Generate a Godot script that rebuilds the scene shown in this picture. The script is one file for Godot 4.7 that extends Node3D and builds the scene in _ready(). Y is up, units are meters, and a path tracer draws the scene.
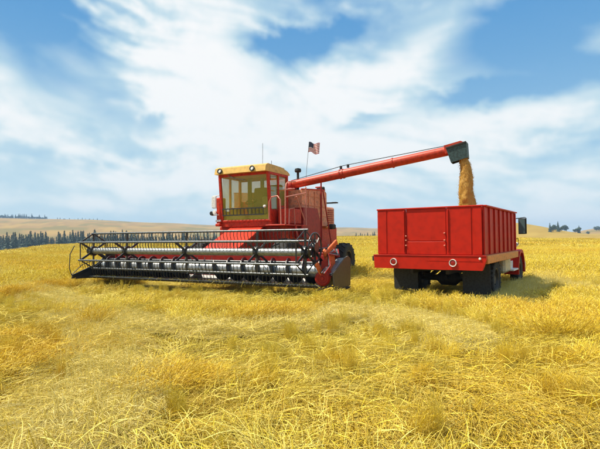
extends Node3D

# ---------------------------------------------------------------- mesh builder
class MB:
	var v := PackedVector3Array()
	var n := PackedVector3Array()
	var c := PackedColorArray()
	var idx := PackedInt32Array()
	var col := Color(1, 1, 1)

	func vert(p: Vector3, nn: Vector3) -> int:
		v.append(p); n.append(nn); c.append(col)
		return v.size() - 1

	func face(a: int, b: int, d: int, hint: Vector3) -> void:
		if (v[d] - v[a]).cross(v[b] - v[a]).dot(hint) < 0.0:
			idx.append(a); idx.append(d); idx.append(b)
		else:
			idx.append(a); idx.append(b); idx.append(d)

	func tri(a: Vector3, b: Vector3, d: Vector3, hint: Vector3) -> void:
		var nn := (d - a).cross(b - a).normalized()
		if nn.dot(hint) < 0.0: nn = -nn
		face(vert(a, nn), vert(b, nn), vert(d, nn), hint)

	func quad(a: Vector3, b: Vector3, d: Vector3, e: Vector3, hint: Vector3) -> void:
		var nn := (d - a).cross(b - a)
		if nn.length() < 1e-9: nn = (e - a).cross(d - a)
		nn = nn.normalized()
		if nn.dot(hint) < 0.0: nn = -nn
		var i := vert(a, nn)
		vert(b, nn); vert(d, nn); vert(e, nn)
		face(i, i + 1, i + 2, hint); face(i, i + 2, i + 3, hint)

	# chamfered box
	func box(ctr: Vector3, size: Vector3, bev := 0.0, b := Basis()) -> void:
		var h := size * 0.5
		bev = minf(bev, minf(h.x, minf(h.y, h.z)) * 0.45)
		for ax in 3:
			for s in [-1.0, 1.0]:
				var o1: int = (ax + 1) % 3
				var o2: int = (ax + 2) % 3
				var q: Array[Vector3] = []
				for k in [[-1.0, -1.0], [1.0, -1.0], [1.0, 1.0], [-1.0, 1.0]]:
					var p := Vector3()
					p[ax] = s * h[ax]
					p[o1] = k[0] * (h[o1] - bev)
					p[o2] = k[1] * (h[o2] - bev)
					q.append(ctr + b * p)
				var nn := Vector3(); nn[ax] = s
				quad(q[0], q[1], q[2], q[3], b * nn)
		if bev <= 0.0: return
		for ax in 3:
			var o1: int = (ax + 1) % 3
			var o2: int = (ax + 2) % 3
			for s1 in [-1.0, 1.0]:
				for s2 in [-1.0, 1.0]:
					var q: Array[Vector3] = []
					for k in [[-1.0, 0], [1.0, 0], [1.0, 1], [-1.0, 1]]:
						var p := Vector3()
						p[ax] = k[0] * (h[ax] - bev)
						p[o1] = s1 * (h[o1] - (bev if k[1] == 1 else 0.0))
						p[o2] = s2 * (h[o2] - (bev if k[1] == 0 else 0.0))
						q.append(ctr + b * p)
					var nn := Vector3(); nn[o1] = s1; nn[o2] = s2
					quad(q[0], q[1], q[2], q[3], b * nn)
		for sx in [-1.0, 1.0]:
			for sy in [-1.0, 1.0]:
				for sz in [-1.0, 1.0]:
					var s := Vector3(sx, sy, sz)
					tri(ctr + b * (s * Vector3(h.x, h.y - bev, h.z - bev)), ctr + b * (s * Vector3(h.x - bev, h.y, h.z - bev)), ctr + b * (s * Vector3(h.x - bev, h.y - bev, h.z)), b * s)

	# a box from a to b (a bar) with a cross section
	func bar(a: Vector3, b: Vector3, w: float, h: float, bev := 0.0) -> void:
		var z := (b - a).normalized()
		var up := Vector3.UP if absf(z.y) < 0.95 else Vector3.RIGHT
		var x := up.cross(z).normalized()
		var y := z.cross(x)
		box((a + b) * 0.5, Vector3(w, h, a.distance_to(b)), bev, Basis(x, y, z))

	# a round tube through points
	func tube(pts: Array, r, seg := 8, caps := true) -> void:
		var rings := []
		var up := Vector3.UP
		var last := Vector3()
		for i in pts.size():
			var t: Vector3 = (pts[mini(i + 1, pts.size() - 1)] - pts[maxi(i - 1, 0)]).normalized()
			if i == 0:
				up = Vector3.UP if absf(t.y) < 0.9 else Vector3.RIGHT
			var x := up.cross(t).normalized()
			var y := t.cross(x).normalized()
			up = y
			var ri: float = r[i] if r is Array else r
			var ring := []
			for k in seg:
				var a := TAU * k / seg
				var d := x * cos(a) + y * sin(a)
				ring.append(vert(pts[i] + d * ri, d))
			rings.append(ring)
			if caps and (i == 0 or i == pts.size() - 1) and ri > 0.002:
				var nn := -t if i == 0 else t
				var ct := vert(pts[i], nn)
				for k in seg:
					var a := TAU * k / seg
					var d := x * cos(a) + y * sin(a)
					vert(pts[i] + d * ri, nn)
				for k in seg:
					face(ct, ct + 1 + k, ct + 1 + (k + 1) % seg, nn)
		for i in pts.size() - 1:
			for k in seg:
				var k2 := (k + 1) % seg
				var nn: Vector3 = n[rings[i][k]] + n[rings[i][k2]]
				face(rings[i][k], rings[i][k2], rings[i + 1][k2], nn)
				face(rings[i][k], rings[i + 1][k2], rings[i + 1][k], nn)

	# profile of (radius, along) points turned round an axis
	func lathe(prof: Array, at: Vector3, axis: Vector3, seg := 24) -> void:
		var z := axis.normalized()
		var up := Vector3.UP if absf(z.y) < 0.9 else Vector3.RIGHT
		var x := up.cross(z).normalized()
		var y := z.cross(x)
		for i in prof.size() - 1:
			var p: Vector2 = prof[i]
			var q: Vector2 = prof[i + 1]
			if p.distance_to(q) < 1e-5: continue
			var nn2 := Vector2(q.y - p.y, -(q.x - p.x)).normalized()
			var base := v.size()
			for k in seg + 1:
				var a := TAU * k / seg
				var d := x * cos(a) + y * sin(a)
				var nn := d * nn2.x + z * nn2.y
				vert(at + d * p.x + z * p.y, nn)
				vert(at + d * q.x + z * q.y, nn)
			for k in seg:
				var b := base + k * 2
				var h := n[b] + n[b + 2]
				if p.x > 1e-5: face(b, b + 2, b + 3, h)
				if q.x > 1e-5: face(b, b + 3, b + 1, h)

	# polygon (2D points mapped by xf: x, y in its plane, z its thickness) with depth
	func prism(poly: PackedVector2Array, depth: float, xf: Transform3D) -> void:
		var t := Geometry2D.triangulate_polygon(poly)
		var zz := xf.basis.z.normalized()
		for s in [-1.0, 1.0]:
			var base := v.size()
			for p in poly:
				vert(xf * Vector3(p.x, p.y, s * depth * 0.5), zz * s)
			for i in range(0, t.size(), 3):
				face(base + t[i], base + t[i + 1], base + t[i + 2], zz * s)
		var area := 0.0
		for i in poly.size():
			area += poly[i].cross(poly[(i + 1) % poly.size()])
		for i in poly.size():
			var p := poly[i]
			var q := poly[(i + 1) % poly.size()]
			var e := q - p
			var o := Vector2(e.y, -e.x) * signf(area)
			quad(xf * Vector3(p.x, p.y, -depth * 0.5), xf * Vector3(q.x, q.y, -depth * 0.5), xf * Vector3(q.x, q.y, depth * 0.5), xf * Vector3(p.x, p.y, depth * 0.5), xf.basis * Vector3(o.x, o.y, 0))

	func mesh() -> ArrayMesh:
		var a := []
		a.resize(Mesh.ARRAY_MAX)
		a[Mesh.ARRAY_VERTEX] = v
		a[Mesh.ARRAY_NORMAL] = n
		a[Mesh.ARRAY_COLOR] = c
		a[Mesh.ARRAY_INDEX] = idx
		var m := ArrayMesh.new()
		m.add_surface_from_arrays(Mesh.PRIMITIVE_TRIANGLES, a)
		return m

# ---------------------------------------------------------------- scene helpers
var M := {}
var taken := {}
var rng := RandomNumberGenerator.new()
var cam: Camera3D

func numbered(called: String) -> String:
	if not taken.has(called):
		taken[called] = 0
		return called
	taken[called] += 1
	return "%s_%03d" % [called, taken[called]]

func meta(o: Node, label: String, category: String, group := "", kind := "") -> void:
	if label: o.set_meta("label", label)
	if category: o.set_meta("category", category)
	if group: o.set_meta("group", group)
	if kind: o.set_meta("kind", kind)

func thing(called: String, label: String, category: String, at := Vector3.ZERO, yaw := 0.0, group := "") -> Node3D:
	var o := Node3D.new()
	o.name = numbered(called)
	add_child(o)
	o.position = at
	o.rotation.y = yaw
	meta(o, label, category, group)
	return o

func part(parent: Node, called: String, mb: MB, m: Material, label := "") -> MeshInstance3D:
	var o := MeshInstance3D.new()
	o.mesh = mb.mesh()
	o.material_override = m
	o.name = numbered(called) if parent == self else called
	parent.add_child(o, true)
	if label: o.set_meta("label", label)
	return o

func tex(freq: float, octaves: int, stops: Array, seed_ := 1, size := 512, normal := false, bump := 4.0) -> NoiseTexture2D:
	var f := FastNoiseLite.new()
	f.noise_type = FastNoiseLite.TYPE_SIMPLEX_SMOOTH
	f.seed = seed_
	f.frequency = freq
	f.fractal_octaves = octaves
	var t := NoiseTexture2D.new()
	t.width = size; t.height = size
	t.seamless = true
	t.noise = f
	if normal:
		t.as_normal_map = true
		t.bump_strength = bump
	else:
		var g := Gradient.new()
		var offs := PackedFloat32Array()
		var cols := PackedColorArray()
		for s in stops:
			offs.append(s[0]); cols.append(s[1])
		g.offsets = offs; g.colors = cols
		t.color_ramp = g
	return t

func grey(x: float) -> Color: return Color(x, x, x)
func lin(r: float, g: float, b: float) -> Color: return Color(r, g, b).linear_to_srgb()

func mat(called: String, c: Color, rough := 0.6, metal := 0.0, t: Texture2D = null, scale := 1.0, coat := 0.0) -> StandardMaterial3D:
	var m := StandardMaterial3D.new()
	m.resource_name = called
	m.albedo_color = c
	m.roughness = rough
	m.metallic = metal
	if t:
		m.albedo_texture = t
		m.uv1_triplanar = true
		m.uv1_scale = Vector3.ONE * scale
	if coat > 0.0:
		m.clearcoat_enabled = true
		m.clearcoat = coat
		m.clearcoat_roughness = 0.25
	M[called] = m
	return m

func V(x: float, y: float, z: float) -> Vector3: return Vector3(x, y, z)

# pixel of the photograph -> point of the flat field
func gp(px: float, py: float) -> Vector3:
	var d := cam.transform.basis * V((px - 300.0) / 470.0, -(py - 224.5) / 470.0, -1.0)
	return cam.position + d * (-cam.position.y / d.y)

# ---------------------------------------------------------------- ready
func _ready() -> void:
	rng.seed = 4711
	cam = Camera3D.new()
	cam.name = "camera"
	add_child(cam)
	cam.position = V(0, 1.6, 0)
	cam.rotation_degrees = V(1.645, 0, -0.54)
	cam.fov = rad_to_deg(2.0 * atan(224.5 / 470.0))
	cam.near = 0.1
	cam.far = 9000.0
	cam.current = true
	var we := WorldEnvironment.new()
	we.name = "world_environment"
	var e := Environment.new()
	e.background_mode = Environment.BG_SKY
	e.sky = Sky.new()
	var pm := PanoramaSkyMaterial.new()
	pm.panorama = make_sky()
	e.sky.sky_material = pm
	e.background_energy_multiplier = 0.72
	e.tonemap_mode = Environment.TONE_MAPPER_LINEAR
	e.tonemap_exposure = 1.46
	e.sdfgi_enabled = true
	e.ssao_enabled = true
	e.ssil_enabled = true
	e.fog_enabled = true
	e.fog_density = 0.00034
	e.fog_light_color = Color(0.70, 0.84, 1.0)
	we.environment = e
	add_child(we)
	var sun := DirectionalLight3D.new()
	sun.name = "sun"
	add_child(sun)
	sun.look_at_from_position(V(0, 50, 0), V(0, 50, 0) + V(0.53, -0.85, 0.03), Vector3.UP)
	sun.light_energy = 1.6
	sun.light_angular_distance = 0.55
	sun.light_color = Color(1.0, 0.955, 0.87)
	sun.shadow_enabled = true
	materials()
	print("terrain")
	terrain()
	print("trees")
	trees()
	print("machines")
	combine()
	truck()
	print("wheat")
	wheat()
	print("done")

# ---------------------------------------------------------------- sky
func blob(az: float, el: float, a: float, b: float, ra: float, rb: float, turn := 0.0) -> float:
	var x := az - a
	var y := el - b
	var ct := cos(turn)
	var st := sin(turn)
	var u := (x * ct + y * st) / ra
	var w := (-x * st + y * ct) / rb
	return exp(-(u * u + w * w))

func make_sky() -> ImageTexture:
	var w := 1792
	var h := 896
	var n1 := FastNoiseLite.new()
	n1.seed = 7; n1.frequency = 0.05; n1.fractal_octaves = 5; n1.noise_type = FastNoiseLite.TYPE_SIMPLEX_SMOOTH
	var n2 := FastNoiseLite.new()
	n2.seed = 19; n2.frequency = 0.13; n2.fractal_octaves = 4; n2.noise_type = FastNoiseLite.TYPE_SIMPLEX_SMOOTH
	var n3 := FastNoiseLite.new()
	n3.seed = 31; n3.frequency = 0.035; n3.fractal_octaves = 3; n3.noise_type = FastNoiseLite.TYPE_SIMPLEX_SMOOTH
	var n4 := FastNoiseLite.new()
	n4.seed = 43; n4.frequency = 0.34; n4.fractal_octaves = 4; n4.fractal_gain = 0.6; n4.noise_type = FastNoiseLite.TYPE_SIMPLEX_SMOOTH
	var data := PackedFloat32Array()
	data.resize(w * h * 3)
	var low := Color(0.78, 0.89, 0.91)
	for j in h:
		var el := 90.0 - 180.0 * (j + 0.5) / h
		if el < -2.0:
			for i in w:
				var k0 := (j * w + i) * 3
				data[k0] = 0.42; data[k0 + 1] = 0.38; data[k0 + 2] = 0.24
			continue
		var ce := maxf(el, 0.0)
		# the clear air: paler near the horizon
		var hz := exp(-ce / 9.0)
		var hr := exp(-ce / 20.0)
		var blue := Color(0.035, 0.22, 0.57).lerp(Color(0.12, 0.44, 0.74), hr).lerp(Color(0.62, 0.82, 0.87), hz)
		for i in w:
			var az := wrapf(360.0 * (i + 0.5) / w, -180.0, 180.0)
			var ar := deg_to_rad(az)
			var er := deg_to_rad(el)
			var d := V(sin(ar) * cos(er), sin(er), -cos(ar) * cos(er)) * 57.3
			var wx := n3.get_noise_3d(d.x, d.y, d.z) * 7.0
			var wy := n3.get_noise_3d(d.z + 90.0, d.x, d.y) * 4.5
			var p := V(d.x * 0.62 - d.y * 0.35 + wx, d.y * 1.25 + d.x * 0.25 + wy, d.z * 0.8)
			var big := n1.get_noise_3d(p.x * 0.75, p.y * 1.1, p.z * 0.75)
			var fine := n2.get_noise_3d(p.x * 0.9 + wy, p.y * 2.4, p.z)
			var puff := n4.get_noise_3d(d.x + wx * 0.4, d.y * 1.3, d.z)
			var cover := 0.60 + 0.62 * big + 0.24 * fine + 0.12 * puff
			if absf(az) < 52.0 and el < 48.0:
				# the cloud sheet that sweeps through the view and the blue gaps in it
				var a := az + wx * 0.45 + fine * 2.2 + big * 3.0 + puff * 1.2
				var b := el + wy * 0.45 + fine * 1.4 - big * 2.0 + puff * 1.0
				var inside := clampf((52.0 - absf(az)) / 16.0, 0.0, 1.0) * clampf((48.0 - el) / 18.0, 0.0, 1.0)
				var m := 0.13 + 0.12 * fine
				m += 0.50 * blob(a, b, -14.0, 20.0, 7.0, 7.0, -0.75)
				m += 0.45 * blob(a, b, -9.0, 14.5, 9.0, 4.0, -0.2)
				m += 0.40 * blob(a, b, 7.0, 18.5, 10.0, 3.2, 0.32)
				m += 0.25 * blob(a, b, 13.0, 22.0, 8.0, 2.0, 0.35)
				m += 0.26 * blob(a, b, 0.0, 9.0, 34.0, 5.0, 0.0)
				m += 0.16 * blob(a, b, -30.0, 13.0, 12.0, 3.0, 0.0)
				m += 0.2 * blob(a, b, 27.0, 12.0, 12.0, 2.5, 0.1)
				m -= 1.25 * blob(a, b, -29.0, 22.5, 8.5, 4.6, -0.12)
				m -= 1.05 * blob(a, b, -4.3, 22.4, 4.4, 1.8, 0.12)
				m -= 0.55 * blob(a, b, 2.0, 24.6, 3.6, 1.3, 0.3)
				m -= 1.25 * blob(a, b, 29.0, 22.5, 9.5, 4.2, 0.15)
				m -= 0.95 * blob(a, b, 23.5, 16.0, 8.5, 1.25, 0.12)
				m -= 0.45 * blob(a, b, -18.8, 14.6, 2.6, 0.9, 0.0)
				m -= 0.40 * blob(a, b, 8.5, 13.2, 3.2, 0.8, 0.2)
				m -= 0.22 * blob(a, b, -27.0, 9.0, 9.0, 1.6, 0.0)
				m -= 0.24 * blob(a, b, 27.0, 8.5, 8.0, 3.0, 0.1)
				m -= 0.28 * blob(a, b, 1.0, 8.2, 6.0, 1.0, 0.1)
				cover += m * inside
			var t := smoothstep(-0.05, 0.95, cover)
			t = maxf(t, 0.6 * hz)
			var thick := smoothstep(0.5, 1.2, cover)
			var cloud := Color(0.56, 0.75, 0.82).lerp(Color(0.96, 0.96, 0.955), clampf(thick + 0.3 * fine + 0.22 * puff, 0.0, 1.0))
			cloud = cloud.lerp(low, clampf(hz * 0.8, 0.0, 1.0))
			var o := blue.lerp(cloud, t * 0.97)
			var k := (j * w + i) * 3
			data[k] = o.r; data[k + 1] = o.g; data[k + 2] = o.b
	var im := Image.create_from_data(w, h, false, Image.FORMAT_RGBF, data.to_byte_array())
	return ImageTexture.create_from_image(im)

# ---------------------------------------------------------------- materials
func materials() -> void:
	var mottle := tex(0.012, 5, [[0.0, grey(0.80)], [0.45, grey(0.95)], [0.7, grey(1.0)], [1.0, Color(1.0, 0.93, 0.86)]], 3)
	var paint := tex(0.018, 7, [[0.0, Color(0.72, 0.62, 0.56)], [0.14, grey(0.90)], [0.5, grey(0.97)], [0.8, grey(1.0)], [1.0, Color(1.0, 1.0, 0.9)]], 5)
	var dusty := tex(0.016, 6, [[0.0, Color(0.74, 0.70, 0.68)], [0.4, grey(0.93)], [0.62, grey(1.0)], [0.8, Color(1.0, 0.88, 0.72)], [1.0, Color(0.95, 0.76, 0.52)]], 8)
	var grime := tex(0.02, 6, [[0.0, grey(0.55)], [0.5, grey(0.9)], [1.0, grey(1.0)]], 12)
	mat("truck_red", lin(0.46, 0.014, 0.003), 0.5, 0.0, paint, 0.5).metallic_specular = 0.32
	mat("sill_tan", lin(0.66, 0.25, 0.05), 0.6, 0.0, dusty, 1.1)
	mat("combine_red", lin(0.54, 0.036, 0.011), 0.5, 0.0, dusty, 0.9).metallic_specular = 0.35
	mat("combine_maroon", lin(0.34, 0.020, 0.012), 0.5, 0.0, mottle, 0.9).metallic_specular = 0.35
	mat("combine_faded", lin(0.72, 0.28, 0.155), 0.6, 0.0, dusty, 0.7)
	mat("auger_red", lin(0.50, 0.045, 0.014), 0.45, 0.0, dusty, 0.8).metallic_specular = 0.4
	mat("cream", lin(0.66, 0.41, 0.085), 0.5, 0.0, mottle, 0.8)
	mat("rail_pink", lin(0.62, 0.22, 0.16), 0.45, 0.0, mottle, 2.0)
	mat("black_paint", lin(0.018, 0.021, 0.026), 0.38, 0.0, grime, 1.4, 0.3)
	mat("black_matte", lin(0.022, 0.022, 0.022), 0.75, 0.0, grime, 1.0)
	mat("rubber", lin(0.024, 0.024, 0.024), 0.85, 0.0, grime, 1.6)
	mat("mudflap", lin(0.028, 0.030, 0.032), 0.7, 0.0, grime, 1.5)
	mat("steel", lin(0.36, 0.385, 0.40), 0.4, 0.6, grime, 1.2)
	mat("dark_steel", lin(0.15, 0.165, 0.18), 0.42, 0.5, grime, 1.2)
	mat("bright_steel", lin(0.50, 0.52, 0.54), 0.38, 0.7, grime, 1.7)
	mat("grey_sheet", lin(0.11, 0.09, 0.072), 0.5, 0.3, paint, 0.9)
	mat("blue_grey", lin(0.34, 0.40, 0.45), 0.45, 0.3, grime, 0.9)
	mat("white_paint", lin(0.78, 0.78, 0.76), 0.5, 0.0, mottle, 2.0)
	mat("teal_rubber", lin(0.035, 0.085, 0.090), 0.6, 0.0, grime, 1.2)
	mat("chassis", lin(0.022, 0.020, 0.018), 0.7, 0.0, grime, 1.0)
	mat("rim_dark", lin(0.05, 0.045, 0.04), 0.5, 0.0, dusty, 1.2)
	mat("rim_cream", lin(0.55, 0.5, 0.38), 0.5, 0.0, dusty, 1.2)
	mat("seat_brown", lin(0.16, 0.075, 0.03), 0.7, 0.0, mottle, 2.0)
	mat("cab_inside", lin(0.30, 0.25, 0.10), 0.75, 0.0, mottle, 1.5)
	mat("hose", lin(0.015, 0.015, 0.017), 0.55)
	mat("orange_paint", lin(0.66, 0.14, 0.03), 0.5, 0.0, dusty, 1.5)
	mat("lens_red", lin(0.28, 0.008, 0.006), 0.2)
	mat("lens_clear", lin(0.85, 0.84, 0.80), 0.15)
	mat("mirror_glass", lin(0.10, 0.16, 0.17), 0.12, 0.3)
	mat("trunk", lin(0.09, 0.06, 0.04), 0.9)
	var g := mat("cab_glass", lin(0.33, 0.39, 0.04), 0.04)
	g.transparency = BaseMaterial3D.TRANSPARENCY_ALPHA
	g.albedo_color.a = 0.26
	g.metallic_specular = 0.75
	var straw := StandardMaterial3D.new()
	straw.resource_name = "straw"
	straw.vertex_color_use_as_albedo = true
	straw.roughness = 0.55
	straw.metallic_specular = 0.35
	straw.backlight_enabled = true
	straw.backlight = Color(0.45, 0.45, 0.45)
	M["straw"] = straw
	var needle := StandardMaterial3D.new()
	needle.resource_name = "needles"
	needle.vertex_color_use_as_albedo = true
	needle.roughness = 0.8
	M["needles"] = needle
	var soil := StandardMaterial3D.new()
	soil.resource_name = "field"
	soil.vertex_color_use_as_albedo = true
	soil.roughness = 0.95
	soil.metallic_specular = 0.2
	soil.albedo_texture = tex(0.02, 6, [[0.0, Color(0.55, 0.50, 0.45)], [0.45, Color(0.86, 0.84, 0.80)], [1.0, Color(1.0, 1.0, 1.0)]], 21, 1024)
	soil.uv1_triplanar = true
	soil.uv1_world_triplanar = true
	soil.uv1_scale = Vector3.ONE * 0.11
	M["soil"] = soil
	var grain := mat("grain", lin(0.50, 0.28, 0.035), 0.6, 0.0, tex(0.06, 4, [[0.0, Color(0.62, 0.52, 0.42)], [0.5, grey(0.95)], [1.0, Color(1.0, 1.0, 0.95)]], 44), 2.2)
	grain.vertex_color_use_as_albedo = false

# ---------------------------------------------------------------- terrain
var tn := FastNoiseLite.new()
const CREST := [[-60.0, -2.0], [-32.5, -1.4], [-25.0, 0.2], [-10.0, 0.7], [7.0, 1.65], [15.0, 1.4], [29.0, 0.35], [33.0, 0.15], [60.0, 0.1]]
const RIDGE := [[-70.0, 62.0], [-32.5, 61.0], [-25.0, 57.0], [-17.0, 49.0], [-10.0, 41.0], [5.0, 29.0], [10.0, 25.0], [22.0, 17.0], [28.0, 12.0], [30.0, 14.0], [32.5, 23.0], [36.0, 30.0], [60.0, 34.0]]

func table(t: Array, x: float) -> float:
	if x <= t[0][0]: return t[0][1]
	for i in t.size() - 1:
		if x <= t[i + 1][0]:
			var f: float = (x - t[i][0]) / (t[i + 1][0] - t[i][0])
			return lerpf(t[i][1], t[i + 1][1], f * f * (3.0 - 2.0 * f))
	return t[t.size() - 1][1]

func height(x: float, z: float) -> float:
	var d := sqrt(x * x + z * z)
	var az := rad_to_deg(atan2(x, -z))
	if absf(az) > 60.0: az = signf(az) * 60.0
	var c := table(CREST, az)
	var hh := c * smoothstep(28.0, 130.0, d)
	hh += tn.get_noise_2d(x * 0.4, z * 0.4) * 0.35 * smoothstep(25.0, 80.0, d)
	if d > 130.0:
		var dip := lerpf(8.5, 2.6, smoothstep(8.0, 24.0, az))
		hh -= dip * smoothstep(135.0, 330.0, d)
		hh += (table(RIDGE, az) + dip - c) * smoothstep(430.0, 1500.0, d)
		hh += tn.get_noise_2d(x * 0.012, z * 0.012) * 9.0 * smoothstep(420.0, 900.0, d)
		# the golden hill behind the truck
		var hx := x - 228.0
		var hz := z + 520.0
		var hq := hx * 0.9 + hz * 0.42
		var hp := -hx * 0.42 + hz * 0.9
		hh += 17.5 * exp(-(hq * hq) / (62.0 * 62.0) - (hp * hp) / (130.0 * 130.0))
	return hh

func terrain() -> void:
	tn.seed = 5
	tn.frequency = 0.05
	tn.fractal_octaves = 4
	var cn := FastNoiseLite.new()
	cn.seed = 77; cn.frequency = 0.004; cn.fractal_octaves = 3
	var mb := MB.new()
	var azs := []
	var a := -180.0
	while a < 179.9:
		azs.append(a)
		a += 0.5 if absf(a) < 46.0 else 4.0
	var rs := [0.0]
	var r := 1.5
	while r < 2600.0:
		rs.append(r)
		r *= 1.045
	var na := azs.size()
	for i in rs.size():
		for j in na:
			var az: float = deg_to_rad(azs[j])
			var x: float = sin(az) * rs[i]
			var z: float = -cos(az) * rs[i]
			var y := height(x, z)
			var d: float = rs[i]
			var q := cn.get_noise_2d(x * 2.2, z * 2.2)
			var q2 := cn.get_noise_2d(x * 14.0 + 300.0, z * 14.0)
			var gold := Color(0.44, 0.30, 0.05).lerp(Color(0.52, 0.37, 0.075), clampf(0.5 + q2, 0, 1))
			var hill := Color(0.36, 0.235, 0.085).lerp(Color(0.46, 0.31, 0.10), clampf(0.5 + q * 1.4, 0, 1))
			if q > 0.16: hill = hill.lerp(Color(0.20, 0.19, 0.055), smoothstep(0.16, 0.26, q) * 0.7)
			if q < -0.25: hill = hill.lerp(Color(0.52, 0.35, 0.10), 0.8)
			var t := smoothstep(300.0, 420.0, d)
			if azs[j] > 14.0 and d < 760.0: t = 0.0
			mb.col = gold.lerp(hill, t)
			mb.vert(V(x, y, z), Vector3.UP)
	for i in rs.size() - 1:
		for j in na:
			var j2 := (j + 1) % na
			var p := i * na + j
			var q := i * na + j2
			if i > 0: mb.face(p, q, q + na, Vector3.UP)
			mb.face(p, q + na, p + na, Vector3.UP)
	# smooth normals
	var nn := PackedVector3Array()
	nn.resize(mb.v.size())
	for k in range(0, mb.idx.size(), 3):
		var f := (mb.v[mb.idx[k + 2]] - mb.v[mb.idx[k]]).cross(mb.v[mb.idx[k + 1]] - mb.v[mb.idx[k]])
		for e in 3: nn[mb.idx[k + e]] += f
	for k in nn.size():
		mb.n[k] = nn[k].normalized() if nn[k].length() > 1e-9 else Vector3.UP
	var o := part(self, "ground", mb, M.soil)
	meta(o, "golden wheat field running to tan rolling hills", "ground", "", "structure")

# ---------------------------------------------------------------- trees
func conifer_mesh(seed_: int) -> Array:
	var r := RandomNumberGenerator.new()
	r.seed = seed_
	var mb := MB.new()
	var lv := 16
	for l in lv:
		var f := float(l) / lv
		var y := 1.2 + 13.3 * f
		var rad := (2.7 * pow(1.0 - f, 0.85) + 0.16) * r.randf_range(0.75, 1.15)
		var nb := 9 if l < 11 else 6
		for k in nb:
			var a := TAU * (k + r.randf()) / nb
			var d := V(cos(a), 0, sin(a))
			var s := V(-sin(a), 0, cos(a))
			var rr := rad * r.randf_range(0.65, 1.1)
			for q in 3:
				var b0 := rr * (0.12 + 0.3 * q)
				var b1 := rr * (0.48 + 0.28 * q)
				var wv := rr * r.randf_range(0.22, 0.38)
				var y0 := y - b0 * 0.30 + r.randf_range(-0.15, 0.15)
				var y1 := y - b1 * 0.42 + r.randf_range(-0.25, 0.15)
				mb.col = Color(0.030, 0.060, 0.042).lerp(Color(0.055, 0.088, 0.050), r.randf())
				mb.tri(d * b0 + V(0, y0 + 0.35, 0), d * b1 + s * wv + V(0, y1, 0), d * b1 - s * wv + V(0, y1 - 0.1, 0), d + V(0, 0.5, 0))
				mb.tri(d * b1 * 1.05 + V(0, y1 + 0.25, 0), d * b0 + s * wv * 0.8 + V(0, y0 - 0.4, 0), d * b1 * 0.9 - s * wv + V(0, y1 - 0.4, 0), d)
	var tr := MB.new()
	tr.tube([V(0, -0.6, 0), V(0.05, 5, 0), V(0, 14.6, 0)], [0.26, 0.17, 0.02], 6)
	return [mb.mesh(), tr.mesh()]

func round_mesh(seed_: int) -> Array:
	var r := RandomNumberGenerator.new()
	r.seed = seed_
	var mb := MB.new()
	var cl := []
	for k in 9:
		cl.append([V(r.randf_range(-2.6, 2.6), r.randf_range(2.6, 6.2), r.randf_range(-2.6, 2.6)), r.randf_range(1.3, 2.2)])
	for c in cl:
		for k in 90:
			var d := V(r.randfn(), r.randfn(), r.randfn()).normalized()
			var p: Vector3 = c[0] + d * c[1] * r.randf_range(0.65, 1.05)
			var u := V(r.randfn(), r.randfn(), r.randfn()).normalized() * 0.42
			var w := d.cross(u).normalized() * 0.42
			mb.col = Color(0.032, 0.062, 0.030).lerp(Color(0.07, 0.10, 0.04), r.randf())
			mb.tri(p + u, p - u * 0.6 + w, p - u * 0.6 - w, d)
	var tr := MB.new()
	tr.tube([V(0, -0.6, 0), V(0.1, 2, 0), V(0, 4.4, 0)], [0.3, 0.22, 0.1], 6)
	tr.tube([V(0.1, 1.8, 0), V(1.2, 4, 0.6)], [0.16, 0.05], 5)
	tr.tube([V(0.1, 2.0, 0), V(-1.2, 4.2, -0.7)], [0.15, 0.05], 5)
	return [mb.mesh(), tr.mesh()]

func put_tree(called: String, label: String, group: String, meshes: Array, at: Vector3, s: float, sx: float) -> void:
	var o := thing(called, label, "tree", at, rng.randf() * TAU, group)
	o.scale = V(s * sx, s, s * sx)
	var k := 0
	for nm in ["crown", "trunk"]:
		var p := MeshInstance3D.new()
		p.name = nm
		p.mesh = meshes[k]
		p.material_override = M.needles if k == 0 else M.trunk
		o.add_child(p)
		k += 1

func at_dir(px: float, d: float) -> Vector3:
	var az := atan((px - 300.0) / 470.0)
	var x := sin(az) * d
	var z := -cos(az) * d
	return V(x, height(x, z) - 0.15, z)

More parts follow.
